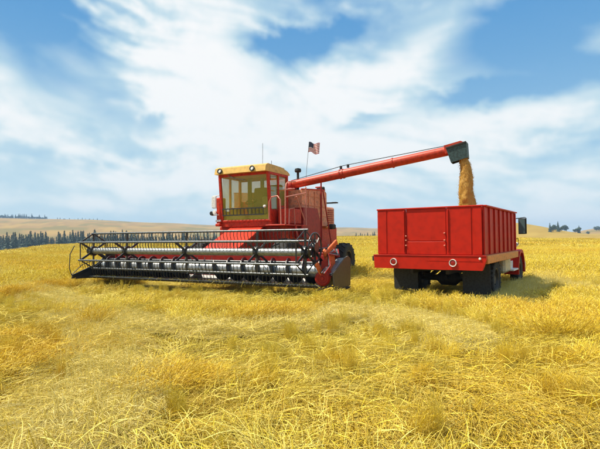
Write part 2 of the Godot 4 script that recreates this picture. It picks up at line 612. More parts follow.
func trees() -> void:
	var con := [conifer_mesh(11), conifer_mesh(12), conifer_mesh(13), conifer_mesh(14)]
	var rnd := [round_mesh(21), round_mesh(22)]
	# the dense belt in the valley behind the field, on the combine's far side
	var px := -14.0
	while px < 232.0:
		var d := rng.randf_range(350.0, 430.0)
		var s := rng.randf_range(0.85, 1.28) * (1.0 if px < 140 else 0.9)
		put_tree("conifer_tree", "dark blue-green conifer in the valley tree belt beyond the wheat", "conifers of the valley tree belt", con[rng.randi() % 4], at_dir(px, d), s, rng.randf_range(0.85, 1.25))
		px += rng.randf_range(1.1, 2.9)
	# short row seen between the combine and the truck
	px = 356.0
	while px < 377.0:
		put_tree("conifer_tree", "small conifer in the row between combine and truck", "conifers of the short row below the pale hill", con[rng.randi() % 4], at_dir(px, rng.randf_range(400.0, 440.0)) + V(0, 0.6, 0), rng.randf_range(0.7, 0.95), rng.randf_range(0.9, 1.2))
		px += rng.randf_range(1.6, 3.0)
	# far trees on the left ridge line
	px = -6.0
	while px < 104.0:
		var near := px < 46.0
		put_tree("ridge_tree", "far dark tree on the crest of the tan hill", "far trees along the hill crest", con[rng.randi() % 4] if rng.randf() < 0.6 else rnd[rng.randi() % 2], at_dir(px, rng.randf_range(1420.0, 1560.0)), rng.randf_range(0.7, 1.15) if near else rng.randf_range(0.35, 0.55), rng.randf_range(1.1, 1.6))
		px += rng.randf_range(0.9, 2.0) if near else rng.randf_range(2.5, 6.0)
	# scattered trees where the hills meet right of the truck
	for a in [[550.0, 470.0, 0.62], [553.0, 480.0, 0.7], [555.5, 500.0, 0.8], [558.0, 490.0, 0.72], [560.5, 500.0, 0.62], [565.0, 560.0, 0.85], [566.5, 560.0, 0.65], [575.0, 560.0, 0.6], [577.5, 560.0, 0.82], [579.0, 560.0, 0.6], [588.0, 700.0, 0.6], [596.5, 900.0, 1.1], [599.0, 910.0, 0.9]]:
		put_tree("broadleaf_tree", "dark round tree in the dip between the golden hills", "trees scattered between the hills beyond the truck", rnd[rng.randi() % 2] if rng.randf() < 0.7 else con[rng.randi() % 4], at_dir(a[0], a[1]), a[2] * 0.95, 1.05)

# ---------------------------------------------------------------- machines
func wheel(parent: Node3D, at: Vector3, r: float, w: float, rim_m: Material, lugs: int, side := 1.0) -> void:
	var mb := MB.new()
	var rr := r - 0.035
	mb.lathe([Vector2(r * 0.56, -w * 0.46), Vector2(r * 0.80, -w * 0.5), Vector2(rr * 0.96, -w * 0.44), Vector2(rr, -w * 0.3), Vector2(rr, w * 0.3), Vector2(rr * 0.96, w * 0.44), Vector2(r * 0.80, w * 0.5), Vector2(r * 0.56, w * 0.46)], at, Vector3.RIGHT, 36)
	for k in lugs:
		for s in [-1.0, 1.0]:
			var a: float = TAU * (k + (0.25 if s > 0 else 0.75)) / lugs
			var a2: float = a + TAU * 0.55 / lugs
			var p := at + V(s * w * 0.02, cos(a) * (rr + 0.008), sin(a) * (rr + 0.008))
			var q := at + V(s * w * 0.46, cos(a2) * (rr - 0.012), sin(a2) * (rr - 0.012))
			mb.bar(p, q, 0.045, 0.06, 0.008)
	var t := part(parent, "wheel", mb, M.rubber)
	var m2 := MB.new()
	m2.lathe([Vector2(r * 0.57, w * 0.44 * side), Vector2(r * 0.50, w * 0.40 * side), Vector2(r * 0.46, w * 0.16 * side), Vector2(r * 0.2, w * 0.12 * side), Vector2(r * 0.17, w * 0.26 * side), Vector2(0.0, w * 0.27 * side)], at, Vector3.RIGHT, 28)
	m2.lathe([Vector2(r * 0.57, -w * 0.44 * side), Vector2(r * 0.3, -w * 0.1 * side), Vector2(0, -w * 0.1 * side)], at, Vector3.RIGHT, 28)
	for k in 8:
		var a := TAU * k / 8
		m2.lathe([Vector2(0.016, 0.0), Vector2(0.016, 0.03 * side), Vector2(0, 0.03 * side)], at + V(w * 0.13 * side, cos(a) * r * 0.32, sin(a) * r * 0.32), Vector3.RIGHT, 6)
	part(t, "rim", m2, rim_m)

func combine() -> void:
	var C := thing("combine_harvester", "red combine harvester with wide black reel header and raised unloading auger", "combine harvester", V(-3.08, 0, -13.63), deg_to_rad(-28.0))
	header(C)
	body(C)
	cab(C)
	unloader(C)
	for s in [-1.0, 1.0]:
		wheel(C, V(s * 1.65, 0.80, -2.55), 0.80, 0.58, M.rim_cream, 18, s)
		wheel(C, V(s * 1.66 + 0.10, 0.70, -7.05), 0.70, 0.46, M.rim_dark, 16, s)
	# the flag and its staff stand on the tank
	var base := C.transform * V(1.33, 3.36, -4.5)
	var F := thing("flag", "small striped flag with dark canton on thin staff above the combine", "flag", base, 0.0)
	var st := MB.new()
	st.tube([V(0, -0.04, 0), V(0.06, 0.8, 0), V(0.15, 1.72, 0)], 0.009, 6)
	part(F, "staff", st, M.steel)
	flag_cloth(F, V(0.115, 1.34, 0), V(0.148, 1.70, 0))

func flag_cloth(F: Node3D, a: Vector3, b: Vector3) -> void:
	# thirteen stripes as sheets of cloth, waving, and a canton with rows of small stars
	var red := mat("flag_red", lin(0.45, 0.03, 0.04), 0.8)
	var white := mat("flag_white", lin(0.78, 0.76, 0.74), 0.8)
	var navy := mat("flag_navy", lin(0.02, 0.035, 0.085), 0.8)
	var wave := func(u: float, t: float) -> Vector3:
		var p := a.lerp(b, t)
		return p + V(u * 0.40, -0.02 * u + 0.035 * sin(u * 7.0 + t) - 0.05 * u * u * (1.0 - t * 0.6), 0.055 * sin(u * 9.0 + t * 1.5) * u)
	for k in 13:
		var mb := MB.new()
		var t0 := k / 13.0
		var t1 := (k + 1) / 13.0
		var u0 := 0.42 if k >= 6 else 0.0
		for i in 12:
			var p := lerpf(u0, 1.0, i / 12.0)
			var q := lerpf(u0, 1.0, (i + 1) / 12.0)
			mb.quad(wave.call(p, t0), wave.call(q, t0), wave.call(q, t1), wave.call(p, t1), V(0, 0, 1))
		part(F, "stripe", mb, red if k % 2 == 0 else white)
	var cn := MB.new()
	for i in 6:
		cn.quad(wave.call(0.42 * i / 6.0, 6.0 / 13.0), wave.call(0.42 * (i + 1) / 6.0, 6.0 / 13.0), wave.call(0.42 * (i + 1) / 6.0, 1.0), wave.call(0.42 * i / 6.0, 1.0), V(0, 0, 1))
	var ct := part(F, "canton", cn, navy)
	var sm := MB.new()
	for j in 5:
		for i in 6:
			var c: Vector3 = wave.call(0.42 * (i + 0.5) / 6.0, 6.0 / 13.0 + 7.0 / 13.0 * (j + 0.5) / 5.0) + V(0, 0, 0.004)
			for k in 5:
				var x := TAU * k / 5 + PI / 2
				sm.tri(c + V(cos(x), sin(x), 0) * 0.011, c + V(cos(x + 2.5), sin(x + 2.5), 0) * 0.005, c + V(cos(x - 2.5), sin(x - 2.5), 0) * 0.005, V(0, 0, 1))
	var so := part(ct, "stars", sm, white)
	so.set_meta("kind", "stuff")

func header(C: Node3D) -> void:
	var XL := -4.32
	var XR := 4.05
	# trough: back sheet, floor, top beam
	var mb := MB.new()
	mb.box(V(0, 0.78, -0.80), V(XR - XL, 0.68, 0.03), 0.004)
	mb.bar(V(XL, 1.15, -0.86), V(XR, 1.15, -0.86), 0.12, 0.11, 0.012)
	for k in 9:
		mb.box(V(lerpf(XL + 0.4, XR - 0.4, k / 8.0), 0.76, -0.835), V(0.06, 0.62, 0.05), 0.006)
	var h := part(C, "header", mb, M.combine_maroon)  # maroon instead of body red: shade painted into the back sheet
	var fl := MB.new()
	var prof := [Vector2(0.02, 0.41), Vector2(-0.22, 0.395), Vector2(-0.5, 0.37), Vector2(-0.68, 0.40), Vector2(-0.785, 0.50)]
	for i in prof.size() - 1:
		fl.quad(V(XL, prof[i].y, prof[i].x), V(XR, prof[i].y, prof[i].x), V(XR, prof[i + 1].y, prof[i + 1].x), V(XL, prof[i + 1].y, prof[i + 1].x), Vector3.UP)
		fl.quad(V(XL, prof[i].y - 0.03, prof[i].x), V(XR, prof[i].y - 0.03, prof[i].x), V(XR, prof[i + 1].y - 0.03, prof[i + 1].x), V(XL, prof[i + 1].y - 0.03, prof[i + 1].x), Vector3.DOWN)
	part(h, "trough_floor", fl, M.black_paint)
	# cutter bar with pointed guards
	var cb := MB.new()
	cb.bar(V(XL, 0.395, 0.045), V(XR, 0.395, 0.045), 0.10, 0.035, 0.006)
	cb.bar(V(XL, 0.36, -0.03), V(XR, 0.36, -0.03), 0.05, 0.05, 0.006)
	var cut := part(C, "cutter_bar", cb, M.black_paint)
	var gd := MB.new()
	var x := XL + 0.06
	while x < XR - 0.05:
		gd.tube([V(x, 0.41, 0.09), V(x, 0.412, 0.17), V(x, 0.405, 0.215)], [0.016, 0.011, 0.002], 5)
		x += 0.102
	var go := part(cut, "guards", gd, M.steel)
	go.set_meta("kind", "stuff")
	var kn := MB.new()
	kn.box(V((XL + XR) / 2, 0.418, 0.075), V(XR - XL - 0.06, 0.008, 0.05))
	part(cut, "knife", kn, M.bright_steel)
	var cs := MB.new()
	var rc := RandomNumberGenerator.new()
	rc.seed = 61
	for k in 240:
		var p0 := V(rc.randf_range(XL + 0.1, XR - 0.1), 0.415, rc.randf_range(-0.15, 0.12))
		var an := rc.randf() * TAU
		var l0 := rc.randf_range(0.08, 0.3)
		cs.col = straw_colour(rc, 0)
		cs.tube([p0, p0 + V(cos(an) * l0 * 0.5, rc.randf_range(0.0, 0.05), sin(an) * l0 * 0.3), p0 + V(cos(an) * l0, rc.randf_range(-0.16, 0.03), sin(an) * l0 * 0.5 + 0.04)], 0.0028, 3, false)
	part(cut, "caught_straw", cs, M.straw).set_meta("kind", "stuff")
	# crop auger: drum with flights that carry to the middle
	var dr := MB.new()
	dr.lathe([Vector2(0, XL + 0.07), Vector2(0.185, XL + 0.07), Vector2(0.185, XR - 0.07), Vector2(0, XR - 0.07)], V(0, 0.735, -0.43), Vector3.RIGHT, 28)
	var ag := part(C, "crop_auger", dr, M.bright_steel)
	for s in [-1.0, 1.0]:
		var ft := MB.new()
		var x0: float = 0.55 * s
		var x1: float = (XR - 0.12) if s > 0 else (XL + 0.12)
		var turns := absf(x1 - x0) / 0.48
		var steps := int(turns * 22)
		var prev := []
		for i in steps + 1:
			var f := float(i) / steps
			var an: float = TAU * turns * f * s + 0.7
			var xx := lerpf(x0, x1, f)
			var dd := V(0, cos(an), sin(an))
			var pc := V(xx, 0.735, -0.43)
			var cur := [pc + dd * 0.18, pc + dd * 0.335]
			if i > 0:
				ft.quad(prev[0] + V(0.012, 0, 0), cur[0] + V(0.012, 0, 0), cur[1] + V(0.012, 0, 0), prev[1] + V(0.012, 0, 0), Vector3.RIGHT)
				ft.quad(prev[0] - V(0.012, 0, 0), cur[0] - V(0.012, 0, 0), cur[1] - V(0.012, 0, 0), prev[1] - V(0.012, 0, 0), Vector3.LEFT)
				ft.quad(prev[1] - V(0.012, 0, 0), cur[1] - V(0.012, 0, 0), cur[1] + V(0.012, 0, 0), prev[1] + V(0.012, 0, 0), dd)
			prev = cur
		part(ag, "flighting", ft, M.black_paint)
	var fg := MB.new()
	for k in 12:
		var an := k * 2.1
		var p := V(lerpf(-0.5, 0.5, k / 11.0), 0.735, -0.43)
		fg.tube([p, p + V(0, cos(an), sin(an)) * 0.33], 0.009, 5)
	part(ag, "fingers", fg, M.steel)
	reel(C)
	# end sheets and crop dividers
	for s in [-1.0, 1.0]:
		var ex: float = XR + 0.02 if s > 0 else XL - 0.02
		var es := MB.new()
		var fz := 0.78 if s < 0 else 0.10
		var poly := PackedVector2Array([Vector2(-0.95, 0.40), Vector2(-0.95, 1.22), Vector2(-0.72, 1.24), Vector2(-0.15, 0.80), Vector2(fz - 0.03, 0.50), Vector2(fz, 0.38), Vector2(-0.4, 0.34)])
		es.prism(poly, 0.03, Transform3D(Basis(V(0, 0, 1), V(0, 1, 0), V(-1, 0, 0)), V(ex, 0, 0)))
		var eo := part(C, "end_sheet", es, M.grey_sheet if s > 0 else M.black_paint)
		if s < 0:
			var nose := MB.new()
			var tip := V(ex + 0.02, 0.36, 0.72)
			var ring := [V(ex + 0.10, 0.80, -0.25), V(ex - 0.12, 0.70, -0.28), V(ex - 0.12, 0.36, -0.28), V(ex + 0.12, 0.35, -0.1)]
			for k in 4:
				var p: Vector3 = ring[k]
				var q: Vector3 = ring[(k + 1) % 4]
				nose.tri(p, q, tip, (p + q) * 0.5 - V(ex, 0.55, 0))
			nose.quad(ring[0], ring[1], ring[2], ring[3], V(0, 0, -1))
			part(eo, "crop_divider", nose, M.black_paint)
			var rod := MB.new()
			rod.tube([V(ex + 0.03, 0.37, 0.70), V(ex + 0.02, 0.50, 0.80), V(ex - 0.03, 0.72, 0.84), V(ex - 0.05, 1.15, 0.80), V(ex - 0.03, 1.42, 0.66)], 0.014, 6)
			rod.tube([V(ex + 0.02, 0.50, 0.80), V(ex + 0.06, 0.80, 0.45), V(ex + 0.06, 0.95, -0.1)], 0.012, 6)
			part(eo, "divider_rod", rod, M.black_paint)
	# broad outer divider board beside the drive
	var ob2 := MB.new()
	ob2.prism(PackedVector2Array([Vector2(0.02, 0.40), Vector2(0.06, 0.72), Vector2(-0.66, 1.08), Vector2(-0.88, 1.12), Vector2(-1.06, 1.04), Vector2(-1.02, 0.34), Vector2(-0.5, 0.30)]), 0.035, Transform3D(Basis(V(0, 0, 1), V(0, 1, 0), V(-1, 0, 0)), V(XR + 0.37, 0, 0)))
	var dbo := part(C, "divider_board", ob2, M.grey_sheet)
	var dsk := MB.new()
	dsk.bar(V(XR + 0.34, 0.30, -0.9), V(XR + 0.30, 0.30, 0.02), 0.22, 0.06, 0.01)
	part(dbo, "skid_shoe", dsk, M.black_matte)
	var dr2 := MB.new()
	dr2.tube([V(XR + 0.2, 0.36, 0.62), V(XR + 0.33, 0.42, 0.1), V(XR + 0.36, 0.30, -0.4)], 0.018, 6)
	part(dbo, "divider_rod", dr2, M.black_paint)
	# drive gear on the end beside the truck: shields, pulleys, arm, hoses
	var ds := MB.new()
	ds.lathe([Vector2(0, 0.03), Vector2(0.04, 0.03), Vector2(0.05, 0.0), Vector2(0.11, 0.0), Vector2(0.12, 0.018), Vector2(0.15, 0.018), Vector2(0.165, 0.0), Vector2(0.195, -0.04), Vector2(0.195, -0.13), Vector2(0, -0.13)], V(XR + 0.10, 0.60, 0.10), V(0.3, 0, 1), 24)
	ds.prism(PackedVector2Array([Vector2(-0.16, -0.05), Vector2(-0.10, 0.36), Vector2(0.02, 0.42), Vector2(0.16, 0.02), Vector2(0.1, -0.1)]), 0.08, Transform3D(Basis(Vector3.UP, 0.5), V(XR + 0.14, 0.66, -0.02)))
	part(C, "drive_shield", ds, M.combine_maroon)
	var pl := MB.new()
	pl.lathe([Vector2(0, 0.05), Vector2(0.05, 0.05), Vector2(0.06, 0.03), Vector2(0.18, 0.03), Vector2(0.20, 0.045), Vector2(0.21, 0.045), Vector2(0.17, 0.0), Vector2(0.21, -0.045), Vector2(0, -0.045)], V(XR + 0.16, 0.98, -0.25), Vector3.RIGHT, 28)
	pl.lathe([Vector2(0, 0.05), Vector2(0.08, 0.05), Vector2(0.09, 0.045), Vector2(0.06, 0.0), Vector2(0.09, -0.045), Vector2(0, -0.045)], V(XR + 0.16, 0.62, -0.02), Vector3.RIGHT, 20)
	part(C, "pulley", pl, M.orange_paint)
	var bt := MB.new()
	bt.tube([V(XR + 0.16, 1.17, -0.32), V(XR + 0.16, 0.70, 0.06)], 0.016, 5)
	bt.tube([V(XR + 0.16, 0.80, -0.34), V(XR + 0.16, 0.54, -0.06)], 0.016, 5)
	part(C, "drive_belt", bt, M.hose)
	var ob := MB.new()
	ob.bar(V(XR + 0.10, 1.18, -0.05), V(XR + 0.16, 1.50, -0.66), 0.06, 0.12, 0.012)
	ob.bar(V(XR + 0.02, 0.95, -0.35), V(XR + 0.06, 1.30, -0.1), 0.06, 0.11, 0.01)
	ob.bar(V(XR + 0.0, 0.98, 0.22), V(XR + 0.06, 0.70, 0.06), 0.05, 0.12, 0.01)
	ob.box(V(XR + 0.08, 1.12, -0.42), V(0.16, 0.26, 0.30), 0.05)
	part(C, "drive_arm", ob, M.orange_paint)
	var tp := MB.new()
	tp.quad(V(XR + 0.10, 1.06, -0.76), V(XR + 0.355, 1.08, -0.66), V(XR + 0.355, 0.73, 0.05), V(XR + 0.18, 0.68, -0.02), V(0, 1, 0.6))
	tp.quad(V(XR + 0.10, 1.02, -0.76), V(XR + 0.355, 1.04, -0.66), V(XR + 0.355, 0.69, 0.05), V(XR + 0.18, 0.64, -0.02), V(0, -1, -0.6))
	part(C, "top_shield", tp, M.blue_grey)  # lighter blue-grey paints in the light along the top edge
	for k in 9:
		var hs := MB.new()
		var o := k * 0.038
		hs.tube([V(XR - 0.15 + o, 1.30, -0.75), V(XR - 0.02 + o, 1.42 - o, -0.55), V(XR + 0.06 + o * 0.5, 1.2, -0.35 + o), V(XR + 0.02 + o, 0.92, -0.2 + o), V(XR - 0.02 + o, 0.74, 0.05 + o)], 0.016, 6)
		part(C, "hydraulic_hose", hs, [M.hose, M.steel, M.combine_maroon][k % 3])

func reel(C: Node3D) -> void:
	var ax := V(0, 1.24, 0.16)
	var X0 := -4.12
	var X1 := 3.74
	var R := 0.565
	var tb := MB.new()
	tb.lathe([Vector2(0, X0), Vector2(0.098, X0), Vector2(0.098, X1), Vector2(0, X1)], ax, Vector3.RIGHT, 24)
	var rl := part(C, "reel", tb, M.steel)
	var angs := []
	for k in 6: angs.append(PI / 6.0 + k * PI / 3.0)
	for a in angs:
		var o := V(0, sin(a), cos(a)) * R
		var bm := MB.new()
		bm.tube([ax + o + V(X0 - 0.06, 0, 0), ax + o + V(X1 + 0.06, 0, 0)], 0.030, 8)
		part(rl, "bat", bm, M.dark_steel)
		var tm := MB.new()
		var x := X0 + 0.03
		while x < X1:
			var p := ax + o + V(x, 0, 0)
			tm.tube([p + V(0, -0.01, 0.02), p + V(0.004, -0.12, 0.035), p + V(0, -0.235, -0.015)], 0.0105, 4, false)
			x += 0.115
		var to := part(rl, "tines", tm, M.black_paint)
		to.set_meta("kind", "stuff")
	for k in 5:
		var x: float = [X0 + 0.02, -2.55, -0.13, 2.29, X1 - 0.02][k]
		var sm := MB.new()
		sm.lathe([Vector2(0.1, -0.05), Vector2(0.16, -0.05), Vector2(0.16, 0.05), Vector2(0.1, 0.05)], ax + V(x, 0, 0), Vector3.RIGHT, 16)
		for a in angs:
			var d := V(0, sin(a), cos(a))
			sm.bar(ax + V(x, 0, 0) + d * 0.12, ax + V(x, 0, 0) + d * (R - 0.01), 0.035, 0.062, 0.006)
		if k == 0 or k == 4:
			for i in 6:
				var a0: float = angs[i]
				var a1: float = angs[(i + 1) % 6]
				sm.bar(ax + V(x, sin(a0) * R, cos(a0) * R), ax + V(x, sin(a1) * R, cos(a1) * R), 0.02, 0.04, 0.004)
		part(rl, "spider", sm, M.black_paint)
		if k > 0 and k < 4:
			var bm := MB.new()
			for a in [angs[0] + PI, angs[3] + PI / 3.0]:
				var d := V(0, sin(a), cos(a))
				bm.bar(ax + V(x - 0.03, 0, 0) + d * 0.14, ax + V(x - 0.2, 0, 0) + d * (R - 0.03), 0.012, 0.03, 0.003)
			part(rl, "spider_brace", bm, M.bright_steel)
	# lift arms that carry the reel at its two ends
	for s in [[X0 - 0.12, -1.0], [X1 + 0.14, 1.0]]:
		var am := MB.new()
		am.bar(V(s[0], 1.30, -0.9), V(s[0], 1.26, 0.30), 0.07, 0.10, 0.01)
		am.tube([V(s[0], 0.85, -0.75), V(s[0], 1.2, -0.1)], 0.03, 8)
		am.lathe([Vector2(0, -0.05), Vector2(0.12, -0.05), Vector2(0.12, 0.05), Vector2(0, 0.05)], V(s[0], 1.24, 0.16), Vector3.RIGHT, 20)
		part(C, "reel_arm", am, M.black_paint)
	# round chain guard at the driven end
	var cg := MB.new()
	var ct := V(X1 + 0.20, 1.36, 0.06)
	var hoop := []
	for k in 33: hoop.append(ct + V(0, cos(TAU * k / 32) * 0.36, sin(TAU * k / 32) * 0.36))
	cg.tube(hoop, 0.024, 6, false)
	for k in 4: cg.bar(ct + V(0, cos(k * PI / 4), sin(k * PI / 4)) * 0.36, ct - V(0, cos(k * PI / 4), sin(k * PI / 4)) * 0.36, 0.03, 0.035)
	cg.lathe([Vector2(0, -0.05), Vector2(0.13, -0.05), Vector2(0.13, 0.05), Vector2(0, 0.05)], ct, Vector3.RIGHT, 18)
	part(C, "chain_guard", cg, M.black_paint)

func body(C: Node3D) -> void:
	var fh := MB.new()
	var prof := PackedVector2Array([Vector2(-0.82, 0.48), Vector2(-0.82, 1.10), Vector2(-2.75, 2.02), Vector2(-2.75, 1.15)])
	fh.prism(prof, 1.25, Transform3D(Basis(V(0, 0, 1), V(0, 1, 0), V(-1, 0, 0)), V(0, 0, 0)))
	fh.bar(V(0.64, 1.15, -1.0), V(0.64, 1.95, -2.7), 0.05, 0.08, 0.01)
	fh.bar(V(-0.64, 1.15, -1.0), V(-0.64, 1.95, -2.7), 0.05, 0.08, 0.01)
	part(C, "feeder_house", fh, M.combine_red)
	# threshing body
	var bd := MB.new()
	bd.box(V(0, 1.52, -5.15), V(2.5, 1.05, 4.7), 0.04)
	part(C, "body", bd, M.combine_red)
	var ax := MB.new()
	ax.bar(V(-1.5, 0.82, -2.55), V(1.5, 0.82, -2.55), 0.26, 0.26, 0.03)
	ax.bar(V(-1.5, 0.62, -7.05), V(1.6, 0.62, -7.05), 0.16, 0.16, 0.02)
	ax.bar(V(0, 0.6, -7.05), V(0, 1.2, -7.0), 0.3, 0.3, 0.03)
	for s in [-0.9, 0.9]:
		ax.bar(V(s, 0.85, -2.6), V(s, 1.2, -2.9), 0.2, 0.25, 0.02)
	part(C, "axle", ax, M.chassis)
	# grain tank: faded side sheet with ribs
	var gt := MB.new()
	var side := PackedVector2Array([Vector2(-3.98, 2.05), Vector2(-3.98, 3.30), Vector2(-5.9, 3.42), Vector2(-6.06, 3.33), Vector2(-6.10, 2.05)])
	gt.prism(side, 2.9, Transform3D(Basis(V(0, 0, 1), V(0, 1, 0), V(-1, 0, 0)), V(0, 0, 0)))
	var gto := part(C, "grain_tank", gt, M.combine_faded)
	for k in 3:
		var rb := MB.new()
		rb.box(V(1.465, 2.72, -4.5 - 0.5 * k), V(0.03, 1.15, 0.05), 0.006)
		part(gto, "tank_rib", rb, M.combine_faded)
	for yy in [2.42, 2.78, 3.12]:
		var sm := MB.new()
		sm.box(V(1.46, yy, -5.0), V(0.018, 0.022, 1.95), 0.004)
		part(gto, "tank_seam", sm, M.combine_faded)
	var lv := MB.new()
	for k in 7: lv.box(V(1.42, 2.2 + 0.08 * k, -6.5), V(0.03, 0.03, 0.5), 0.004)
	part(gto, "louvre", lv, M.combine_maroon)
	var rim := MB.new()
	rim.bar(V(1.44, 3.32, -3.98), V(1.44, 3.445, -5.9), 0.07, 0.05, 0.01)
	rim.bar(V(-1.44, 3.32, -3.98), V(-1.44, 3.445, -5.9), 0.07, 0.05, 0.01)
	part(gto, "tank_rim", rim, M.combine_red)
	var re := MB.new()
	re.box(V(0, 2.40, -6.52), V(2.8, 0.84, 0.82), 0.05)
	re.box(V(0, 1.6, -7.45), V(2.3, 0.9, 0.5), 0.05)
	part(C, "engine_cover", re, M.combine_faded)
	var hd := MB.new()
	hd.prism(PackedVector2Array([Vector2(-7.5, 1.2), Vector2(-7.5, 2.0), Vector2(-8.15, 1.35), Vector2(-8.15, 1.0)]), 2.0, Transform3D(Basis(V(0, 0, 1), V(0, 1, 0), V(-1, 0, 0)), V(0, 0, 0)))
	part(C, "straw_hood", hd, M.combine_red)
	var ex := MB.new()
	ex.tube([V(1.3, 3.3, -5.72), V(1.3, 3.52, -5.72)], 0.05, 10)
	ex.box(V(1.35, 3.50, -5.75), V(0.3, 0.12, 0.16), 0.03)
	part(C, "exhaust", ex, M.black_matte)
	var pk := MB.new()
	pk.tube([V(1.03, 3.25, -4.5), V(1.03, 4.05, -4.5)], 0.045, 10)
	pk.lathe([Vector2(0, 0), Vector2(0.10, 0.0), Vector2(0.125, 0.05), Vector2(0.11, 0.13), Vector2(0, 0.16)], V(1.03, 4.0, -4.5), Vector3.UP, 16)
	part(C, "air_precleaner", pk, M.black_matte)
	# side shields under the tank, on the ladder side
	var s1 := MB.new()
	s1.box(V(1.34, 2.33, -3.32), V(0.42, 0.52, 0.9), 0.03)
	part(C, "side_shield", s1, M.combine_red)
	var s2 := MB.new()
	s2.prism(PackedVector2Array([Vector2(-3.82, 1.6), Vector2(-3.82, 2.66), Vector2(-4.95, 2.68), Vector2(-5.45, 1.6)]), 0.34, Transform3D(Basis(V(0, 0, 1), V(0, 1, 0), V(-1, 0, 0)), V(1.42, 0, 0)))
	part(C, "side_shield", s2, M.combine_maroon)
	var s3 := MB.new()
	s3.box(V(1.30, 1.25, -4.9), V(0.12, 0.55, 2.6), 0.02)
	part(C, "side_shield", s3, M.combine_red)
	# platform, ladder and handrails in front of the tank
	var pf := MB.new()
	pf.box(V(1.38, 2.02, -3.05), V(0.76, 0.04, 1.5), 0.008)
	for k in 7:
		pf.box(V(1.38, 2.045, -2.42 - 0.2 * k), V(0.66, 0.015, 0.03), 0.003)
	part(C, "platform", pf, M.combine_red)
	var rails := [
		[V(1.74, 2.04, -2.30), V(1.74, 3.1, -2.32), V(1.74, 3.33, -2.38), V(1.74, 3.41, -2.52), V(1.74, 3.46, -3.0)],
		[V(1.75, 2.90, -2.31), V(1.75, 3.02, -3.0), V(1.75, 3.14, -3.72)],
		[V(1.75, 3.14, -2.31), V(1.75, 3.22, -2.9)],
		[V(1.74, 3.30, -3.72), V(1.74, 2.04, -3.74)],
		[V(1.05, 2.2, -2.45), V(1.08, 2.80, -2.42), V(1.18, 2.94, -2.40), V(1.42, 2.96, -2.36), V(1.54, 2.84, -2.34), V(1.56, 2.04, -2.34)],
		[V(1.74, 2.98, -3.05), V(1.74, 2.2, -3.62)],
		[V(1.6, 3.30, -3.9), V(1.72, 3.34, -3.8), V(1.74, 3.30, -3.72)],
		[V(1.62, 2.04, -2.75), V(1.62, 2.55, -2.78), V(1.62, 2.6, -3.1), V(1.62, 2.04, -3.15)],
	]
	for r in rails:
		var rm := MB.new()
		rm.tube(r, 0.021, 8)
		part(C, "handrail", rm, M.rail_pink)
	var ld := MB.new()
	for s in [-0.22, 0.22]:
		ld.bar(V(1.85, 2.02, -3.0 + s), V(2.15, 0.65, -2.9 + s), 0.03, 0.06, 0.004)
	var lo := part(C, "ladder", ld, M.combine_red)
	for k in 5:
		var rg := MB.new()
		var f := (k + 0.5) / 5.0
		rg.box(V(lerpf(1.85, 2.15, f), lerpf(2.02, 0.65, f), lerpf(-3.0, -2.9, f)), V(0.12, 0.03, 0.44), 0.005)
		part(lo, "rung", rg, M.black_matte)
	# dark stays and work lamp at the rear corner
	var sp := MB.new()
	sp.tube([V(1.58, 3.72, -5.30), V(1.60, 1.45, -5.25)], 0.03, 8)
	sp.tube([V(1.58, 3.40, -5.45), V(1.64, 1.35, -6.05)], 0.025, 8)
	sp.tube([V(1.35, 3.5, -5.3), V(1.58, 3.5, -5.3)], 0.028, 8)
	part(C, "auger_stay", sp, M.combine_maroon)
	var wl := MB.new()
	wl.box(V(1.66, 2.03, -6.1), V(0.2, 0.20, 0.34), 0.05)
	wl.bar(V(1.40, 2.1, -6.1), V(1.62, 2.03, -6.1), 0.03, 0.03)
	part(C, "rear_lamp", wl, M.black_matte)
	var st := MB.new()
	st.tube([V(1.3, 2.95, -6.05), V(1.6, 2.97, -6.35)], 0.03, 8)
	st.box(V(1.64, 2.98, -6.42), V(0.2, 0.05, 0.22), 0.02)
	part(C, "tail_lamp_bracket", st, M.black_matte)

